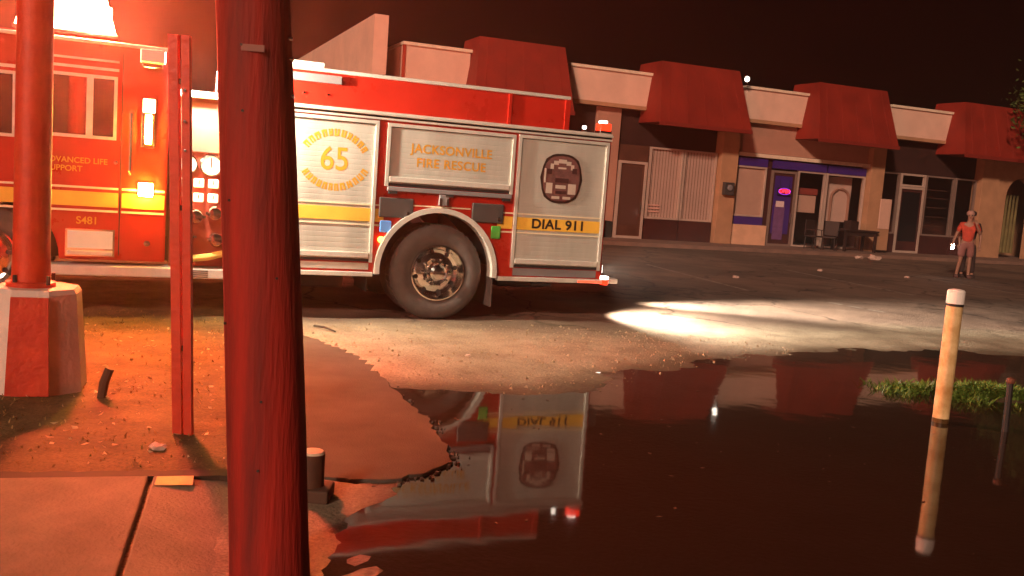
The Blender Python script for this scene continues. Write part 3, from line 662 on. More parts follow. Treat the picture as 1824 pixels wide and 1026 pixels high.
MB().tube([(1.15, .03, .44), (1.4, .03, .43)], .02, 8).build('step_hook', M_dark, eng)
# ---- pump panel
pp = bx('pump_panel', mat('dull red pump panel', (.3, .05, .03), .45, .2, var=.2), eng, -2.82, -2.245, .06, W - .06, .52, 2.2)
bx('pump_roof', M_trim, eng, -2.82, -2.245, .03, W - .03, 2.201, 2.26, b=.008)
bx('panel_board', mat('brushed panel board', (.34, .13, .10), .4, .2, var=.1), pp, -2.76, -2.30, .03, .055, 1.66, 2.15, b=.006)
MB().tube([(-2.36, -.02, 1.62), (-2.36, -.02, 2.45)], .035, 10).build('grab_rail', M_chrome, pp); bx('lamp_shade', M_white, pp, -2.80, -2.28, -.08, .05, 2.19, 2.24, b=.008)
MB().tube([(-2.42, .1, 2.26), (-2.40, .08, 2.56)], .02, 8).build('deck_gun_pipe', M_chrome, pp)
for x, z, r_ in ((-2.67, 1.535, .095), (-2.45, 1.535, .11)):
    g = MB().lathe_y([(r_, .05), (r_, .012), (r_ * .88, .006), (r_ * .86, .02), (.001, .02)], x, z, 26).build('gauge', M_chrome, pp, True)
    MB().lathe_y([(r_ * .85, .017), (.001, .017)], x, z, 26).build('gauge_face', M_gauge, g); bx('needle', M_blklet, g, x - .006, x + .006, .010, .014, z - .02, z + r_ * .7)
for z in (1.355, 1.21):
    for i, x in enumerate((-2.70, -2.56, -2.42)):
        g = bx('valve_gauge', M_gauge, pp, x - .05, x + .05, .01, .055, z - .045, z + .045, b=.012); bx('gauge_mark', M_dark, g, x - .006, x + .006, .006, .009, z - .01, z + .03)
for x, z in ((-2.58, 1.02), (-2.40, 1.06), (-2.66, .82), (-2.38, .80)):
    c_ = MB().lathe_y([(.07, .05), (.075, -.05), (.06, -.075), (.025, -.08), (.001, -.08)], x, z, 20).build('discharge_cap', M_chrome, pp, True)
    bx('cap_lug', M_chrome, c_, x - .09, x + .09, -.06, -.04, z - .012, z + .012)
for z in (1.52, 1.36, 1.2, 1.04): bx('pull_handle', M_black, pp, -2.80, -2.775, -.03, .05, z - .02, z + .02, b=.006)
rb = bx('running_board', M_trim, eng, -3.9, -2.245, -.06, .3, .40, .50, b=.012)
for q in range(4): bx('tread_bar', M_dark, rb, -2.70, -2.45, -.064, -.0605, .415 + q * .02, .423 + q * .02)
MB().tube([(-2.75, -.02, .62), (-2.6, -.02, .60), (-2.45, -.03, .62), (-2.3, -.02, .66)], .035, 8).build('hose_line', mat('yellow hose line', (.75, .5, .12), .8), pp)
# ---- cab
cab_o = [(-6.1, .55)] + [(-4.47 + .66 * math.cos(math.pi - math.pi * i / 20), .55 + .62 * math.sin(math.pi * i / 20)) for i in range(21)] + [(-2.86, .55), (-2.86, 2.58), (-2.93, 2.64), (-5.6, 2.66), (-5.8, 2.58), (-6.12, 1.75)]
cab = MB(); cab.prism_y(cab_o, 0, .12); cab.prism_y(cab_o, W - .12, W)
cab.box(-6.08, -5.14, .12, W - .12, .6, 1.7); cab.box(-5.75, -2.87, .12, W - .12, 1.25, 2.63); cab.box(-3.8, -2.87, .12, W - .12, .6, 1.25)
cab = cab.build('cab', M_red, eng)
bm = bmesh.new(); bm.from_mesh(cab.data); bmesh.ops.bevel(bm, geom=[e for e in bm.edges if abs(e.verts[0].co.y) < .001 and abs(e.verts[1].co.y) < .001], offset=.02, segments=2, affect='EDGES'); bm.to_mesh(cab.data); bm.free()
bx('roof_edge', M_trim, cab, -5.6, -2.85, -.02, .03, 2.60, 2.635, b=.008)
def cab_window(a, c, z0, z1):
    f = MB(); w = .03
    f.box(a - w, a, -.02, 0, z0 - w, z1 + w); f.box(c, c + w, -.02, 0, z0 - w, z1 + w); f.box(a, c, -.02, 0, z1, z1 + w); f.box(a, c, -.02, 0, z0 - w, z0)
    f = f.build('window', M_trim, cab); bx('pane', M_glass, f, a, c, -.008, -.002, z0, z1); return f
wn = cab_window(-3.90, -3.36, 1.74, 2.28); bx('window_bar', M_trim, wn, -3.60, -3.54, -.014, -.009, 1.74, 2.28)
cab_window(-4.86, -4.22, 1.70, 2.24); cab_window(-5.75, -5.02, 1.70, 2.30)
bx('trim_line', M_trim, cab, -3.95, -3.32, -.015, -.002, 2.36, 2.385); bx('trim_line', M_trim, cab, -3.95, -3.32, -.015, -.002, 2.44, 2.46); bx('trim_line', M_trim, cab, -4.9, -4.2, -.015, -.002, 2.30, 2.33)
sg = MB(); 
for x in (-3.995, -3.285): sg.box(x - .005, x + .005, -.003, .001, .6, 2.55)
sg.build('door_seam', M_black, cab)
for a, c in ((-3.98, -3.30), (-3.27, -2.88), (-6.05, -4.02)):
    s_ = bx('stripe', M_yel, cab, a, c, -.006, -.002, 1.065, 1.205); bx('pinstripe', M_cream, s_, a, c, -.006, -.002, 1.235, 1.255); bx('pinstripe', M_cream, s_, a, c, -.006, -.002, 1.015, 1.035)
text_on_side('ADVANCED LIFE', -3.68, 1.495, .075, M_gold, cab, y=-.005, bold=.002); text_on_side('SUPPORT', -3.78, 1.415, .075, M_gold, cab, y=-.005, bold=.002)
text_on_side('S481', -3.57, .925, .10, M_gold, cab, y=-.005, bold=.003)
MB().tube([(-3.2, -.01, 1.40), (-3.2, -.06, 1.43), (-3.2, -.06, 1.98), (-3.2, -.01, 2.01)], .017, 8).build('grab_rail', M_chrome, cab)
MB().tube([(-4.03, -.01, 1.05), (-4.03, -.06, 1.08), (-4.03, -.06, 2.3), (-4.03, -.01, 2.33)], .017, 8).build('grab_rail', M_chrome, cab)
bx('marker_vent', M_white, cab, -3.10, -2.96, -.02, -.001, 2.45, 2.525, b=.008); MB().lathe_y([(.025, -.002), (.02, -.02), (.001, -.022)], -3.33, 1.50, 10).build('door_latch', M_chrome, cab)
scl = bx('scene_lamp', M_chrome, cab, -3.12, -2.94, -.38, -.001, 2.40, 2.44, b=.01)
bx('lamp_head', M_white, scl, -3.14, -2.93, -.44, -.30, 2.441, 2.56, b=.012); bx('lens', M_lampwhite, scl, -2.928, -2.92, -.43, -.31, 2.45, 2.55)
sld = bpy.data.lights.new('scene_light', 'SPOT'); sld.energy = 500; sld.color = (1, .84, .62); sld.spot_size = R(150); sld.spot_blend = .9; sld.shadow_soft_size = .07
slo = bpy.data.objects.new('scene_light', sld); COL.objects.link(slo); slo.parent = eng; slo.location = (-2.90, -.37, 2.5); slo.rotation_euler = Vector((1, .16, -.38)).to_track_quat('-Z', 'Y').to_euler()
st = bx('step_box', M_chrome, cab, -3.76, -3.32, -.012, -.001, .58, .85, b=.004)
bx('step_tread', M_trim, st, -3.74, -3.34, -.08, -.013, .60, .64, b=.006); bx('step_back', M_white, st, -3.74, -3.34, -.02, -.0125, .66, .83)
MB().lathe_y([(.03, -.001), (.03, -.02), (.001, -.022)], -3.03, .73, 12).build('fuel_cap', M_chrome, cab)
av = bx('amber_lamp', M_chrome, cab, -3.11, -2.98, -.03, -.001, 1.66, 2.14, b=.012); bx('lens', M_lampamber, av, -3.075, -3.015, -.055, -.031, 1.70, 1.98, b=.012)
bx('upper_lens', mat('lit cream lens', (.8, .7, .5), .2, emit=(1, .7, .3), estr=6), av, -3.10, -2.99, -.045, -.031, 2.0, 2.13, b=.01)
aq = bx('amber_lamp', M_chrome, cab, -3.13, -2.98, -.03, -.001, 1.18, 1.33, b=.012); bx('lens', M_lampamber, aq, -3.12, -2.99, -.05, -.031, 1.19, 1.32, b=.012)
bx('windscreen', M_glass, cab, -6.10, -5.9, .2, W - .2, 1.75, 2.45); bx('front_bumper', M_chrome, cab, -6.6, -6.1, -.02, W + .02, .45, .8, b=.03)
for y in (.35, W - .35): bx('headlight', M_lampwhite, cab, -6.14, -6.10, y - .15, y + .15, .95, 1.15, b=.01)
# ---- flashing light bar on the cab roof
lb = bx('light_bar', M_grey, eng, -4.25, -3.33, .05, W - .05, 2.665, 2.71, b=.015)
for i, (y0, y1) in enumerate(((.06, .42), (.5, .9), (1.55, 1.95), (2.03, 2.39))):
    o = MB().prism_y([(-4.22, 2.712), (-3.36, 2.712), (-3.46, 3.08), (-4.12, 3.08)], y0, y1).build('bar_lens', M_flash if i == 0 else M_flash2 if i == 3 else mat('red light bar lens', (.5, .02, .012), .15, emit=(1, .06, .02), estr=6), lb)
bx('flash_head', mat('flash head lens', (.8, .1, .05), .2, emit=(1.0, .12, .045), estr=2200), lb, -3.62, -3.40, .035, .058, 2.76, 2.95, b=.008)
bx('bar_cap', M_grey, lb, -4.14, -3.44, .06, W - .06, 3.082, 3.105, b=.008)
# ================================================================== POLES, POSTS, BOLLARD
M_wood = mat('pole timber with red glare', (.10, .005, .003), .8, var=.5, vscale=1.3, bump=.4, bscale=13, stretch=(5, 5, .5), col2=(.42, .014, .005))  # red lamp glare put into the timber's base colour
up_ = empty('utility_pole', (-.84, 3.43, 0)); tag(up_, 'thick timber utility pole, red glare in its colour, close to the camera', 'pole')
rp_ = []; rnd = random.Random(2)
sh_ = MB(); pts = []; rads = []
for i in range(41):
    z = -.25 + i * 8.0 / 40; pts.append((-.071 * z + .004 * math.sin(z * 1.7), .003 * math.cos(z * 2.1), z)); rads.append(max(.09, .150 - .0095 * z) + rnd.uniform(-.0015, .0015))
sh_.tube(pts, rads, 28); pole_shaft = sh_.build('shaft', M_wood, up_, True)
rnk = random.Random(3)
for q in range(7):
    z = .5 + q * .24 + rnk.uniform(-.05, .05); a_ = rnk.uniform(-2.6, -.6); r0 = .150 - .0095 * z
    MB().tube([(-.071 * z + math.cos(a_) * (r0 - .01), math.sin(a_) * (r0 - .01), z), (-.071 * z + math.cos(a_) * (r0 + .006), math.sin(a_) * (r0 + .006), z + .002)], .005, 6).build('nail', M_dark, up_)
bx('pole_tag', mat('dull pole tag', (.2, .07, .05), .6), up_, -.15, -.07, -.136, -.128, 1.955, 1.978)
for z in (2.02, 1.95, 1.82): MB().tube([(-.07 * z + .118, -.02, z), (-.07 * z + .14, -.02, z)], .008, 7).build('staple', M_chrome, up_)
sp = empty('sign_post', (-1.835, 5.29, 0)); tag(sp, 'pair of slim steel posts, red glare in their colour, between the two thick poles', 'post')
M_post = mat('post steel with red glare', (.42, .022, .006), .5, .1, var=.3, vscale=6, bump=.25, bscale=30, col2=(.62, .045, .01))  # base colour of slim posts and steel pole carries the red glare
def leaning(x, w, d, top, lx):
    mb = MB(); a = w / 2
    return mb.add([(x + lx * z / 2.25 + sx * a, sy * d / 2, z) for z in (-.2, top) for sx, sy in ((-1, -1), (1, -1), (1, 1), (-1, 1))], [(0, 1, 2, 3), (4, 5, 6, 7), (0, 1, 5, 4), (1, 2, 6, 5), (2, 3, 7, 6), (3, 0, 4, 7)])
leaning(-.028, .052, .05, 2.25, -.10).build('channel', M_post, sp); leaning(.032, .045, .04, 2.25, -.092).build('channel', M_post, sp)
for z in (.5, 1.3, 2.0): MB().box(-.028 - .045 * z, .03 - .042 * z, -.006, .006, z - .015, z + .015).build('spacer', M_dark, sp)
for z in (1.62, 1.78, 1.95): MB().lathe_y([(.009, -.022), (.009, -.032), (.001, -.034)], .032 - .041 * z, z, 8).build('bolt', M_chrome, sp)
lp = empty('light_pole', (-3.14, 6.17, 0), .31); tag(lp, 'steel pole with red glare in its colour and an added red front panel on a chamfered white concrete footing', 'pole')
ftp = [(-.132, -.32), (.132, -.32), (.30, -.15), (.30, .15), (.132, .32), (-.132, .32), (-.30, .15), (-.30, -.15)]
fm = MB(); nn = 8
fm.add([(x, y, -.05) for x, y in ftp] + [(x * .84, y * .84, .64) for x, y in ftp] + [(x * .78, y * .78, .67) for x, y in ftp],
       [tuple(range(nn))] + [(i, (i + 1) % nn, (i + 1) % nn + nn, i + nn) for i in range(nn)] + [(i + nn, (i + 1) % nn + nn, (i + 1) % nn + 2 * nn, i + 2 * nn) for i in range(nn)] + [tuple(range(2 * nn, 3 * nn))])
fm.build('footing', mat('white painted concrete', (.62, .50, .44), .75, var=.15, vscale=4, bump=.3, bscale=30), lp)
fq = [(-.128, -.3235, .0), (.128, -.3235, .0), (.109, -.2735, .63), (-.109, -.2735, .63)]; MB().add([(x, y - .012, z) for x, y, z in fq] + [(x, y + .01, z) for x, y, z in fq], [(0, 1, 2, 3), (7, 6, 5, 4), (0, 4, 5, 1), (1, 5, 6, 2), (2, 6, 7, 3), (3, 7, 4, 0)]).build('red_front_panel', M_post, lp)  # added panel, carries the pole's red band down the footing's front
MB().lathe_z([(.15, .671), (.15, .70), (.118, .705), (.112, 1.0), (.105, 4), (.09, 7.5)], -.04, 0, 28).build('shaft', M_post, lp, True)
for q in range(4):
    a = math.pi / 4 + q * math.pi / 2; MB().tube([(-.02 + .14 * math.cos(a), .14 * math.sin(a), .69), (-.02 + .14 * math.cos(a), .14 * math.sin(a), .75)], .014, 6).build('anchor_bolt', M_dark, lp)
sk = MB().tube([(0, 0, -.05), (.02, .0, .10), (.05, .01, .19)], [.03, .032, .03], 8).build('wood_stub', mat('dark weathered wood', (.05, .025, .012), .8, var=.3)); sk.location = (-2.62, 5.98, 0); tag(sk, 'short dark wood stub leaning beside the white concrete footing', 'stub')
M_byel = mat('chipped yellow bollard paint', (.42, .23, .07), .55, var=.2, vscale=6, col2=(.80, .62, .32), bump=.1, bscale=40)
bl_ = empty('bollard', (3.415, 7.21, 0)); tag(bl_, 'yellow steel bollard with white cap standing in the flood water', 'bollard')
MB().lathe_z([(.061, -.2), (.061, .93)], 0, 0, 24).build('pipe', M_byel, bl_, True)
MB().lathe_z([(.0655, .905), (.0655, 1.0), (.055, 1.012), (.03, 1.018)], 0, 0, 24).build('cap', mat('white bollard cap', (.85, .82, .78), .4), bl_, True)
MB().lathe_z([(.064, .885), (.064, .903)], 0, 0, 24).build('collar', M_dark, bl_, True)
MB().lathe_z([(.0625, -.12), (.0625, .005)], 0, 0, 24).build('waterline_stain', mat('wet dark paint', (.10, .055, .02), .3, var=.3, vscale=20), bl_, True)
dp = empty('marker_stake', (3.838, 7.04, 0)); tag(dp, 'short black stake in the water right of the yellow bollard', 'stake')
MB().tube([(0, 0, -.2), (-.01, 0, .37)], [.026, .024], 8).build('shaft', M_dark, dp); MB().lathe_z([(.03, .345), (.034, .36), (.03, .382), (.01, .39)], -.01, 0, 10).build('stake_head', mat('rusty stake head', (.12, .04, .02), .7), dp)
st_ = empty('pipe_stub', (-.905, 4.43, 0)); tag(st_, 'short cut off rusty pipe filled with pale concrete beside the thick pole', 'pipe')
MB().lathe_z([(.075, -.05), (.075, .02), (.062, .03), (.060, .205)], 0, 0, 24).build('pipe', mat('rusty brown pipe', (.07, .026, .012), .7, var=.3, vscale=9), st_, True)
MB().lathe_z([(.060, .2052), (.052, .216), (.02, .22)], 0, 0, 24).build('concrete_fill', mat('pale concrete fill', (.6, .5, .36), .8, var=.2, vscale=20), st_, True)
bx('base_block', mat('damp concrete base', (.06, .03, .018), .8, var=.3), st_, -.10, .10, -.09, .09, -.02, .045, b=.01)

# ================================================================== VEGETATION, GRAVEL, LITTER
def gz(x, y): return float(ground_h(np.array([x]), np.array([y]))[0][0])
def blades(name, pts, hmin, hmax, m, seed, wd=.006, lean=.6, label=None):
    rnd = random.Random(seed); mb = MB()
    xs = np.array([p[0] for p in pts]); ys = np.array([p[1] for p in pts]); zs = ground_h(xs, ys)[0]
    for (x, y), z in zip(pts, zs):
        h = rnd.uniform(hmin, hmax); a = rnd.uniform(0, 6.283); l = rnd.uniform(.1, lean) * h; w = wd * rnd.uniform(.7, 1.5)
        dx, dy = math.cos(a), math.sin(a); z -= .005
        mb.add([(x - dy * w, y + dx * w, z), (x + dy * w, y - dx * w, z), (x + dx * l * .5 + dy * w * .8, y + dy * l * .5 - dx * w * .8, z + h * .65), (x + dx * l * .5 - dy * w * .8, y + dy * l * .5 + dx * w * .8, z + h * .65), (x + dx * l, y + dy * l, z + h)], [(0, 1, 2, 3), (3, 2, 4)])
    me = bpy.data.meshes.new(name); me.from_pydata(mb.v, [], mb.f); me.materials.append(m); o = bpy.data.objects.new(name, me); COL.objects.link(o); tag(o, label, kind='stuff'); return o
rnd = random.Random(11)
M_grass = mat('wet green weeds', (.05, .10, .012), .6, var=.5, vscale=5, col2=(.13, .22, .03))
pts = []
while len(pts) < 3400:
    x = rnd.gauss(4.3, .55); y = rnd.gauss(8.35, .17)
    if 3.3 < x < 6.0 and 7.9 < y < 8.8 and rnd.random() < .45 + 1.6 * float(fbm(np.array([x]), np.array([y]), 3.2, 61)[0]): pts.append((x, y))
tag(blades('grass_clump', pts, .02, .13, M_grass, 3, .009, 1.9, 'low green weeds growing on a small island in the water'), cat='grass')
pts = []
while len(pts) < 3200:
    x = rnd.uniform(-6, -.9); y = rnd.uniform(4.4, 9.5)
    if x < -1.05 - .29 * (y - 4.8) and y > 4.52 + .287 * (x + 1.69) and rnd.random() < .35 + 1.3 * float(fbm(np.array([x]), np.array([y]), 1.6, 8)[0]) + .25: pts.append((x, y))
tag(blades('dry_grass', pts, .008, .028, mat('dry brown grass', (.2, .11, .03), .8, var=.4, vscale=2, col2=(.34, .22, .07)), 4, .004, 2.2, 'sparse dry grass on the dirt verge'), cat='grass')
lf = MB()
for i in range(520):
    y = rnd.uniform(4.6, 8.6); x = rnd.uniform(-5.2, -1.05 - .29 * (y - 4.8)); 
    if y < 4.6 + .287 * (x + 1.69): continue
    z = gz(x, y) + .006; s_ = rnd.choice((.008, .011, .016, .024)); a = rnd.uniform(0, 6.28); q = [(s_, 0), (.3 * s_, .5 * s_), (-s_, .1 * s_), (-.2 * s_, -.5 * s_)]
    lf.add([(x + c * math.cos(a) - d * math.sin(a), y + c * math.sin(a) + d * math.cos(a), z + rnd.uniform(0, .02)) for c, d in q], [(0, 1, 2, 3)])
tag(lf.build('leaf_litter', mat('pale dead leaves', (.36, .22, .1), .7, var=.5, vscale=4, col2=(.6, .45, .28))), 'dead leaves and scraps on the dirt verge', 'leaves', kind='stuff')
gm = MB(); gp = []
while len(gp) < 2200:
    x = rnd.uniform(-2, 3.2); y = rnd.uniform(6.9, 10.6)
    if y < 10.1 + .418 * (x + .83): gp.append((x, y))
gxs = np.array([p[0] for p in gp]); gys = np.array([p[1] for p in gp]); hz, sz, _ = ground_h(gxs, gys)
for (x, y), z, s0 in zip(gp, hz, sz):
    if s0 > .1: continue
    s_ = rnd.choice((.006, .008, .01, .014, .022 if rnd.random() < .3 else .01)); a = rnd.uniform(0, 6.28)
    pr = [(math.cos(a + t * 2.09) * s_ * rnd.uniform(.7, 1.3), math.sin(a + t * 2.09) * s_ * rnd.uniform(.7, 1.3)) for t in range(3)]
    gm.add([(x + p_[0], y + p_[1], z - .003) for p_ in pr] + [(x, y, z + s_ * .9)], [(0, 1, 3), (1, 2, 3), (2, 0, 3)])
tag(gm.build('gravel', mat('loose gravel stones', (.24, .17, .10), .85, var=.3, vscale=3, col2=(.38, .28, .18))), 'loose gravel stones between engine and water', 'gravel', kind='stuff')
ck = MB(); rn = random.Random(9)
for i in range(80):
    k_ = rn.uniform(2, 8.6); q = int(k_); a_ = Vector(APRON[q]); c_ = Vector(APRON[q + 1]); p = a_.lerp(c_, k_ - q); x = p.x + abs(rn.gauss(0, .035)); y = p.y - rn.gauss(0, .03); s_ = rn.choice((.006, .009, .012, .02))
    a = rn.uniform(0, 6.28); pr = [(math.cos(a + t * 1.57) * s_ * rn.uniform(.6, 1.3), math.sin(a + t * 1.57) * s_ * rn.uniform(.6, 1.3)) for t in range(4)]
    ck.add([(x + u_, y + v_, -.045) for u_, v_ in pr] + [(x + u_ * .6, y + v_ * .6, -.024 + s_ * .35) for u_, v_ in pr], [(4, 5, 6, 7), (0, 1, 5, 4), (1, 2, 6, 5), (2, 3, 7, 6), (3, 0, 4, 7)])
tag(ck.build('asphalt_crumbs', mat('wet asphalt crumbs', (.04, .032, .026), .5, var=.4, vscale=9, col2=(.10, .08, .06))), 'crumbled asphalt pieces along the broken driveway edge', 'rubble', kind='stuff')
fl_ = MB()
for i in range(90):
    x = rn.gauss(1.2, 1.5); y = rn.gauss(6.2, 1.5)
    if float(sdist(np.array([x]), np.array([y]), PUD)[0]) < .15: continue
    s_ = rn.choice((.008, .012, .02)); a = rn.uniform(0, 6.28)
    fl_.add([(x + math.cos(a + t) * s_ * f_, y + math.sin(a + t) * s_ * f_, -.0265) for t, f_ in ((0, 1), (1.3, .5), (3.1, 1), (4.6, .5))], [(0, 1, 2, 3)])
tag(fl_.build('floating_leaves', mat('soaked leaves', (.10, .055, .03), .7, var=.4, vscale=5)), 'small soaked leaves floating on the flood water', 'leaves', kind='stuff')
crumple('paper_scrap', (-.35, 8.35, gz(-.35, 8.35)), .03, 'pale scrap on the gravel in front of the engine wheel', seed=21)
crumple('paper_scrap', (-1.42, 5.55, gz(-1.42, 5.55)), .045, 'bright crumpled scrap at the foot of the slim steel posts', m=mat('bright foil scrap', (.8, .7, .6), .3, .4), seed=22)
crumple('paper_scrap', (-1.85, 4.95, gz(-1.85, 4.95)), .05, 'pale scrap in the dirt near the sidewalk edge', seed=23)
br = MB().tube([(0, 0, .02), (.12, -.1, .03), (.26, -.25, .02)], [.012, .011, .008], 7).build('fallen_stick', mat('dark wet stick', (.03, .015, .01), .8)); br.location = (-1.95, 9.3, 0); tag(br, 'dark stick lying on the driveway behind the thick pole', 'stick')

# tree behind the far end of the mall
tr0 = empty('tree', (20.4, 34.2, 0)); tag(tr0, 'green leafy tree at the right edge before the mall', 'tree')
tm = MB(); tm.tube([(0, 0, -.1), (.1, 0, 2.0), (-.1, .1, 4), (0, 0, 6.2)], [.28, .22, .17, .08], 10)
for q in range(9):
    a = q * 2.4; h = 3.0 + q * .35; l = 1.8 + .4 * math.sin(q * 1.7); tm.tube([(0, 0, h), (math.cos(a) * l * .5, math.sin(a) * l * .5, h + .7), (math.cos(a) * l, math.sin(a) * l, h + 1.1)], [.09, .06, .02], 7)
tm.build('trunk', mat('tree bark', (.09, .06, .04), .9, var=.3), tr0)
cl = MB(); rnd = random.Random(31)
cen = [(max(-2.1, min(2.1, rnd.gauss(0, 1.4))), max(-2.1, min(2.1, rnd.gauss(0, 1.3))), rnd.uniform(4.4, 7.3)) for _ in range(48)]
for c_ in cen:
    for q in range(150):
        p = Vector(c_) + Vector((rnd.gauss(0, .36), rnd.gauss(0, .36), rnd.gauss(0, .28))); s_ = rnd.uniform(.05, .11)
        a = Vector((rnd.uniform(-1, 1), rnd.uniform(-1, 1), rnd.uniform(-1, 1))).normalized(); b_ = a.orthogonal().normalized()
        cl.add([p + a * s_, p + b_ * s_ * .55, p - a * s_, p - b_ * s_ * .55], [(0, 1, 2, 3)])
me = bpy.data.meshes.new('crown'); me.from_pydata(cl.v, [], cl.f); me.materials.append(mat('tree leaves', (.05, .085, .02), .6, var=.4, vscale=1.5, col2=(.11, .15, .03))); o = bpy.data.objects.new('crown', me); COL.objects.link(o); o.parent = tr0; tag(o, kind='stuff')

# ================================================================== PEOPLE
def skin_obj(name, verts, edges, rad, m, parent, sub=2):
    me = bpy.data.meshes.new(name); me.from_pydata(verts, edges, []); me.materials.append(m)
    o = bpy.data.objects.new(name, me); COL.objects.link(o); o.parent = parent
    o.modifiers.new('skin', 'SKIN'); 
    for i, v in enumerate(me.skin_vertices[0].data):
        r_ = rad[i]; v.radius = r_ if isinstance(r_, tuple) else (r_, r_); v.use_root = (i == 0)
    s_ = o.modifiers.new('sub', 'SUBSURF'); s_.levels = sub; s_.render_levels = sub
    o.modifiers['skin'].use_smooth_shade = True
    return o
def person(loc, rz, label, J, skin, top, bottom, hair, shoe, shorts=True):
    t = empty('person', loc, rz); tag(t, label, 'person')
    V, E, Rr = [], [], []
    def v(p, r_, prev=None):
        V.append(p); Rr.append(r_); i = len(V) - 1
        if prev is not None: E.append((prev, i))
        return i
    pel = v((0, 0, .95), (.13, .10)); ab = v((0, 0, 1.12), (.125, .09), pel); ch = v((0, 0, 1.34), (.15, .10), ab); nk = v((0, .0, 1.47), .055, ch)
    jaw = v((0, -.02, 1.555), (.062, .07), nk); hd = v((0, -.01, 1.64), (.075, .09), jaw); v((0, .0, 1.715), (.055, .065), hd)
    v((0, -.115, 1.60), .012, hd)                                   # nose
    for s_, k_ in ((-1, 'R'), (1, 'L')):
        el, wr, fd = J['elbow' + k_], J['wrist' + k_], J['fdir' + k_]
        sh = v((s_ * .175, 0, 1.40), .058, ch); e_ = v(el, .042, sh); w_ = v(wr, .028, e_)
        fd = Vector(fd).normalized(); sd = fd.cross(Vector((0, 1, .2))).normalized(); pm = Vector(wr) + fd * .06; p_ = v(tuple(pm), (.036, .018), w_)
        for q, (off, ln) in enumerate(((-.03, .07), (-.01, .08), (.01, .075), (.03, .06))):
            b0 = v(tuple(pm + fd * .035 + sd * off), .0095, p_); b1 = v(tuple(pm + fd * (.035 + ln * .55) + sd * off + Vector((0, -.008, 0))), .0085, b0); v(tuple(pm + fd * (.035 + ln * .9) + sd * off + Vector((0, -.03, 0))), .0075, b1)
        th = v(tuple(pm - fd * .01 - sd * .045 + Vector((0, -.015, 0))), .011, p_); v(tuple(pm + fd * .03 - sd * .06 + Vector((0, -.03, 0))), .009, th)
        hp = v((s_ * .095, 0, .88), .085, pel); kn = v(J['knee' + k_], .058, hp); an = v(J['ankle' + k_], .04, kn); a_ = J['ankle' + k_]
        he = v((a_[0], a_[1] - .03, .045), .042, an); v((a_[0] + s_ * .02, a_[1] - .17, .032), (.04, .03), he)
    bd_ = skin_obj('body', V, E, Rr, skin, t)
    # shirt
    sv = [(0, 0, 1.16), (0, 0, .93), (0, 0, 1.34), (0, 0, 1.44)]; se = [(0, 1), (0, 2), (2, 3)]; sr = [(.15, .115), (.162, .13), (.175, .125), (.085, .075)]
    for s_, k_ in ((-1, 'R'), (1, 'L')):
        i = len(sv); sv += [(s_ * .18, 0, 1.395), tuple(Vector((s_ * .18, 0, 1.395)).lerp(Vector(J['elbow' + k_]), .8))]; se += [(2, i), (i, i + 1)]; sr += [.078, .062]
    skin_obj('shirt', sv, se, sr, top, t)
    # shorts or trousers
    sv = [(0, 0, .93), (0, 0, 1.0)]; se = [(0, 1)]; sr = [(.155, .12), (.15, .115)]
    for s_, k_ in ((-1, 'R'), (1, 'L')):
        kn = Vector(J['knee' + k_]); an = Vector(J['ankle' + k_]); hp = Vector((s_ * .098, 0, .85)); i = len(sv)
        sv += [tuple(hp), tuple(hp.lerp(kn, .95))]; se += [(0, i), (i, i + 1)]; sr += [.108, .098]
        if not shorts: sv.append(tuple(kn.lerp(an, .95))); se.append((i + 1, i + 2)); sr[-1] = .08; sr.append(.07)
    skin_obj('shorts' if shorts else 'trousers', sv, se, sr, bottom, t)
    hm = MB(); hm.lathe_z([(.083, 0), (.098, .03), (.1, .07), (.075, .115), (.03, .135)], 0, .015, 16); h_ = hm.build('hair', hair, t, True); h_.location = (0, .0, 1.635)
    for s_ in (-1, 1):
        a_ = J['ankle' + ('R' if s_ < 0 else 'L')]
        o = MB().box(a_[0] + s_ * .01 - .052, a_[0] + s_ * .01 + .052, a_[1] - .22, a_[1] + .06, .0, .085, b=.025).build('shoe', shoe, t, True)
        MB().lathe_y([(.012, -.106), (.001, -.108)], s_ * .03, 1.645, 8).build('eye', M_black, t)
    MB().box(-.025, .025, -.105, -.1, 1.565, 1.572).build('mouth', mat('lips', (.3, .08, .06), .6), t)
    return t
M_skin = mat('skin', (.27, .14, .095), .55); M_skin2 = mat('dim skin', (.3, .15, .1), .5)
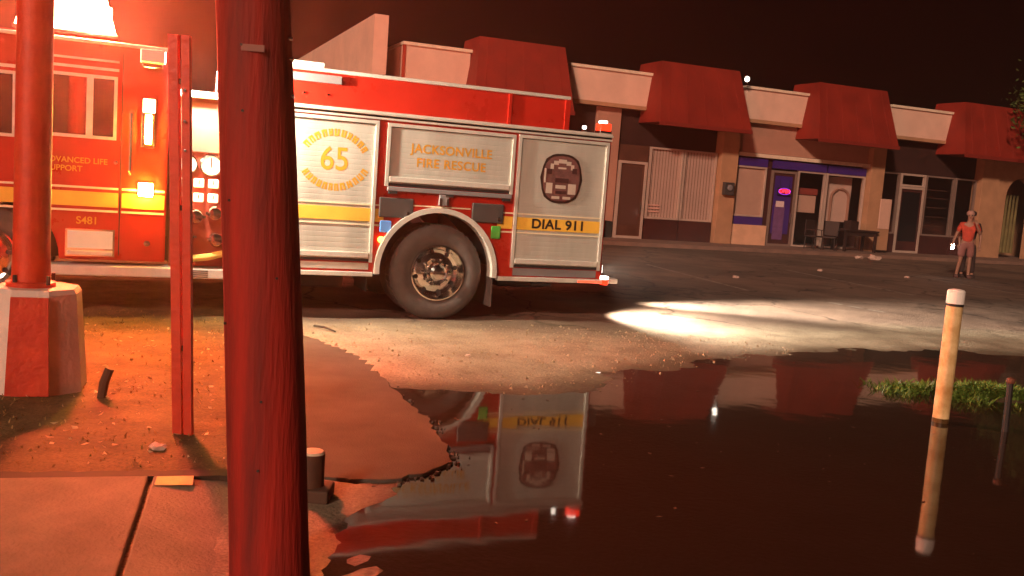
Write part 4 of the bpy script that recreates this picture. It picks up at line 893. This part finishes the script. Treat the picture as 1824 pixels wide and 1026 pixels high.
P1 = dict(elbowR=(-.27, .02, 1.14), wristR=(-.34, -.10, .92), fdirR=(-.25, -.3, -1), elbowL=(.28, -.08, 1.17), wristL=(.16, -.20, 1.38), fdirL=(-.3, -.05, 1),
          kneeR=(-.12, -.04, .50), ankleR=(-.17, .02, .09), kneeL=(.10, -.02, .50), ankleL=(.11, -.02, .09))
person((11.80, 24.66, 0), -.35, 'person in orange red shirt and brown shorts standing on the lot with a lit phone', P1, M_skin, mat('orange red shirt', (.42, .05, .026), .85, var=.25, vscale=9), mat('dusty brown shorts', (.2, .08, .07), .85), mat('pale cap', (.35, .2, .17), .7), mat('dark shoes', (.08, .03, .025), .7))
P2 = dict(elbowR=(-.25, .05, 1.12), wristR=(-.24, -.04, .88), fdirR=(0, -.1, -1), elbowL=(.26, .04, 1.12), wristL=(.25, -.06, .88), fdirL=(0, -.1, -1),
          kneeR=(-.10, -.02, .50), ankleR=(-.11, .02, .09), kneeL=(.12, -.03, .50), ankleL=(.15, .02, .09))
M_dkc = mat('dark clothes', (.03, .014, .012), .85)
person((12.02, 25.0, 0), -.3, 'person in dark clothes standing half hidden behind the orange red shirt', P2, M_skin2, M_dkc, M_dkc, M_dkc, M_dkc, shorts=False)
ph = empty('phone', (11.44, 24.68, .80), -.4); tag(ph, 'bright phone light in the hand of the person in the orange red shirt', 'phone')
bx('case', M_black, ph, -.04, .04, -.006, .006, -.075, .075, b=.005); bx('phone_light', mat('phone light', (.9, .9, .9), .3, emit=(1, .9, .8), estr=30), ph, -.035, .035, -.0105, -.0065, -.07, .07, b=.001)

# ================================================================== HAZE ADDED FOR THE LAMP GLOW
hzm = bpy.data.materials.new('added glow haze'); hzm.use_nodes = True; t = hzm.node_tree; t.nodes.remove(t.nodes['Principled BSDF'])
pv = t.nodes.new('ShaderNodeVolumePrincipled'); pv.inputs['Density'].default_value = .0023; pv.inputs['Color'].default_value = (.92, .80, .74, 1); pv.inputs['Anisotropy'].default_value = .72  # volume added so the lamps get a glow, in place of lens bloom
t.links.new(pv.outputs[0], t.nodes['Material Output'].inputs['Volume'])
hz = MB().box(-112, 112, -112, 112, -1.2, 9.0).build('haze', hzm); tag(hz, 'thin added glow haze', kind='stuff')
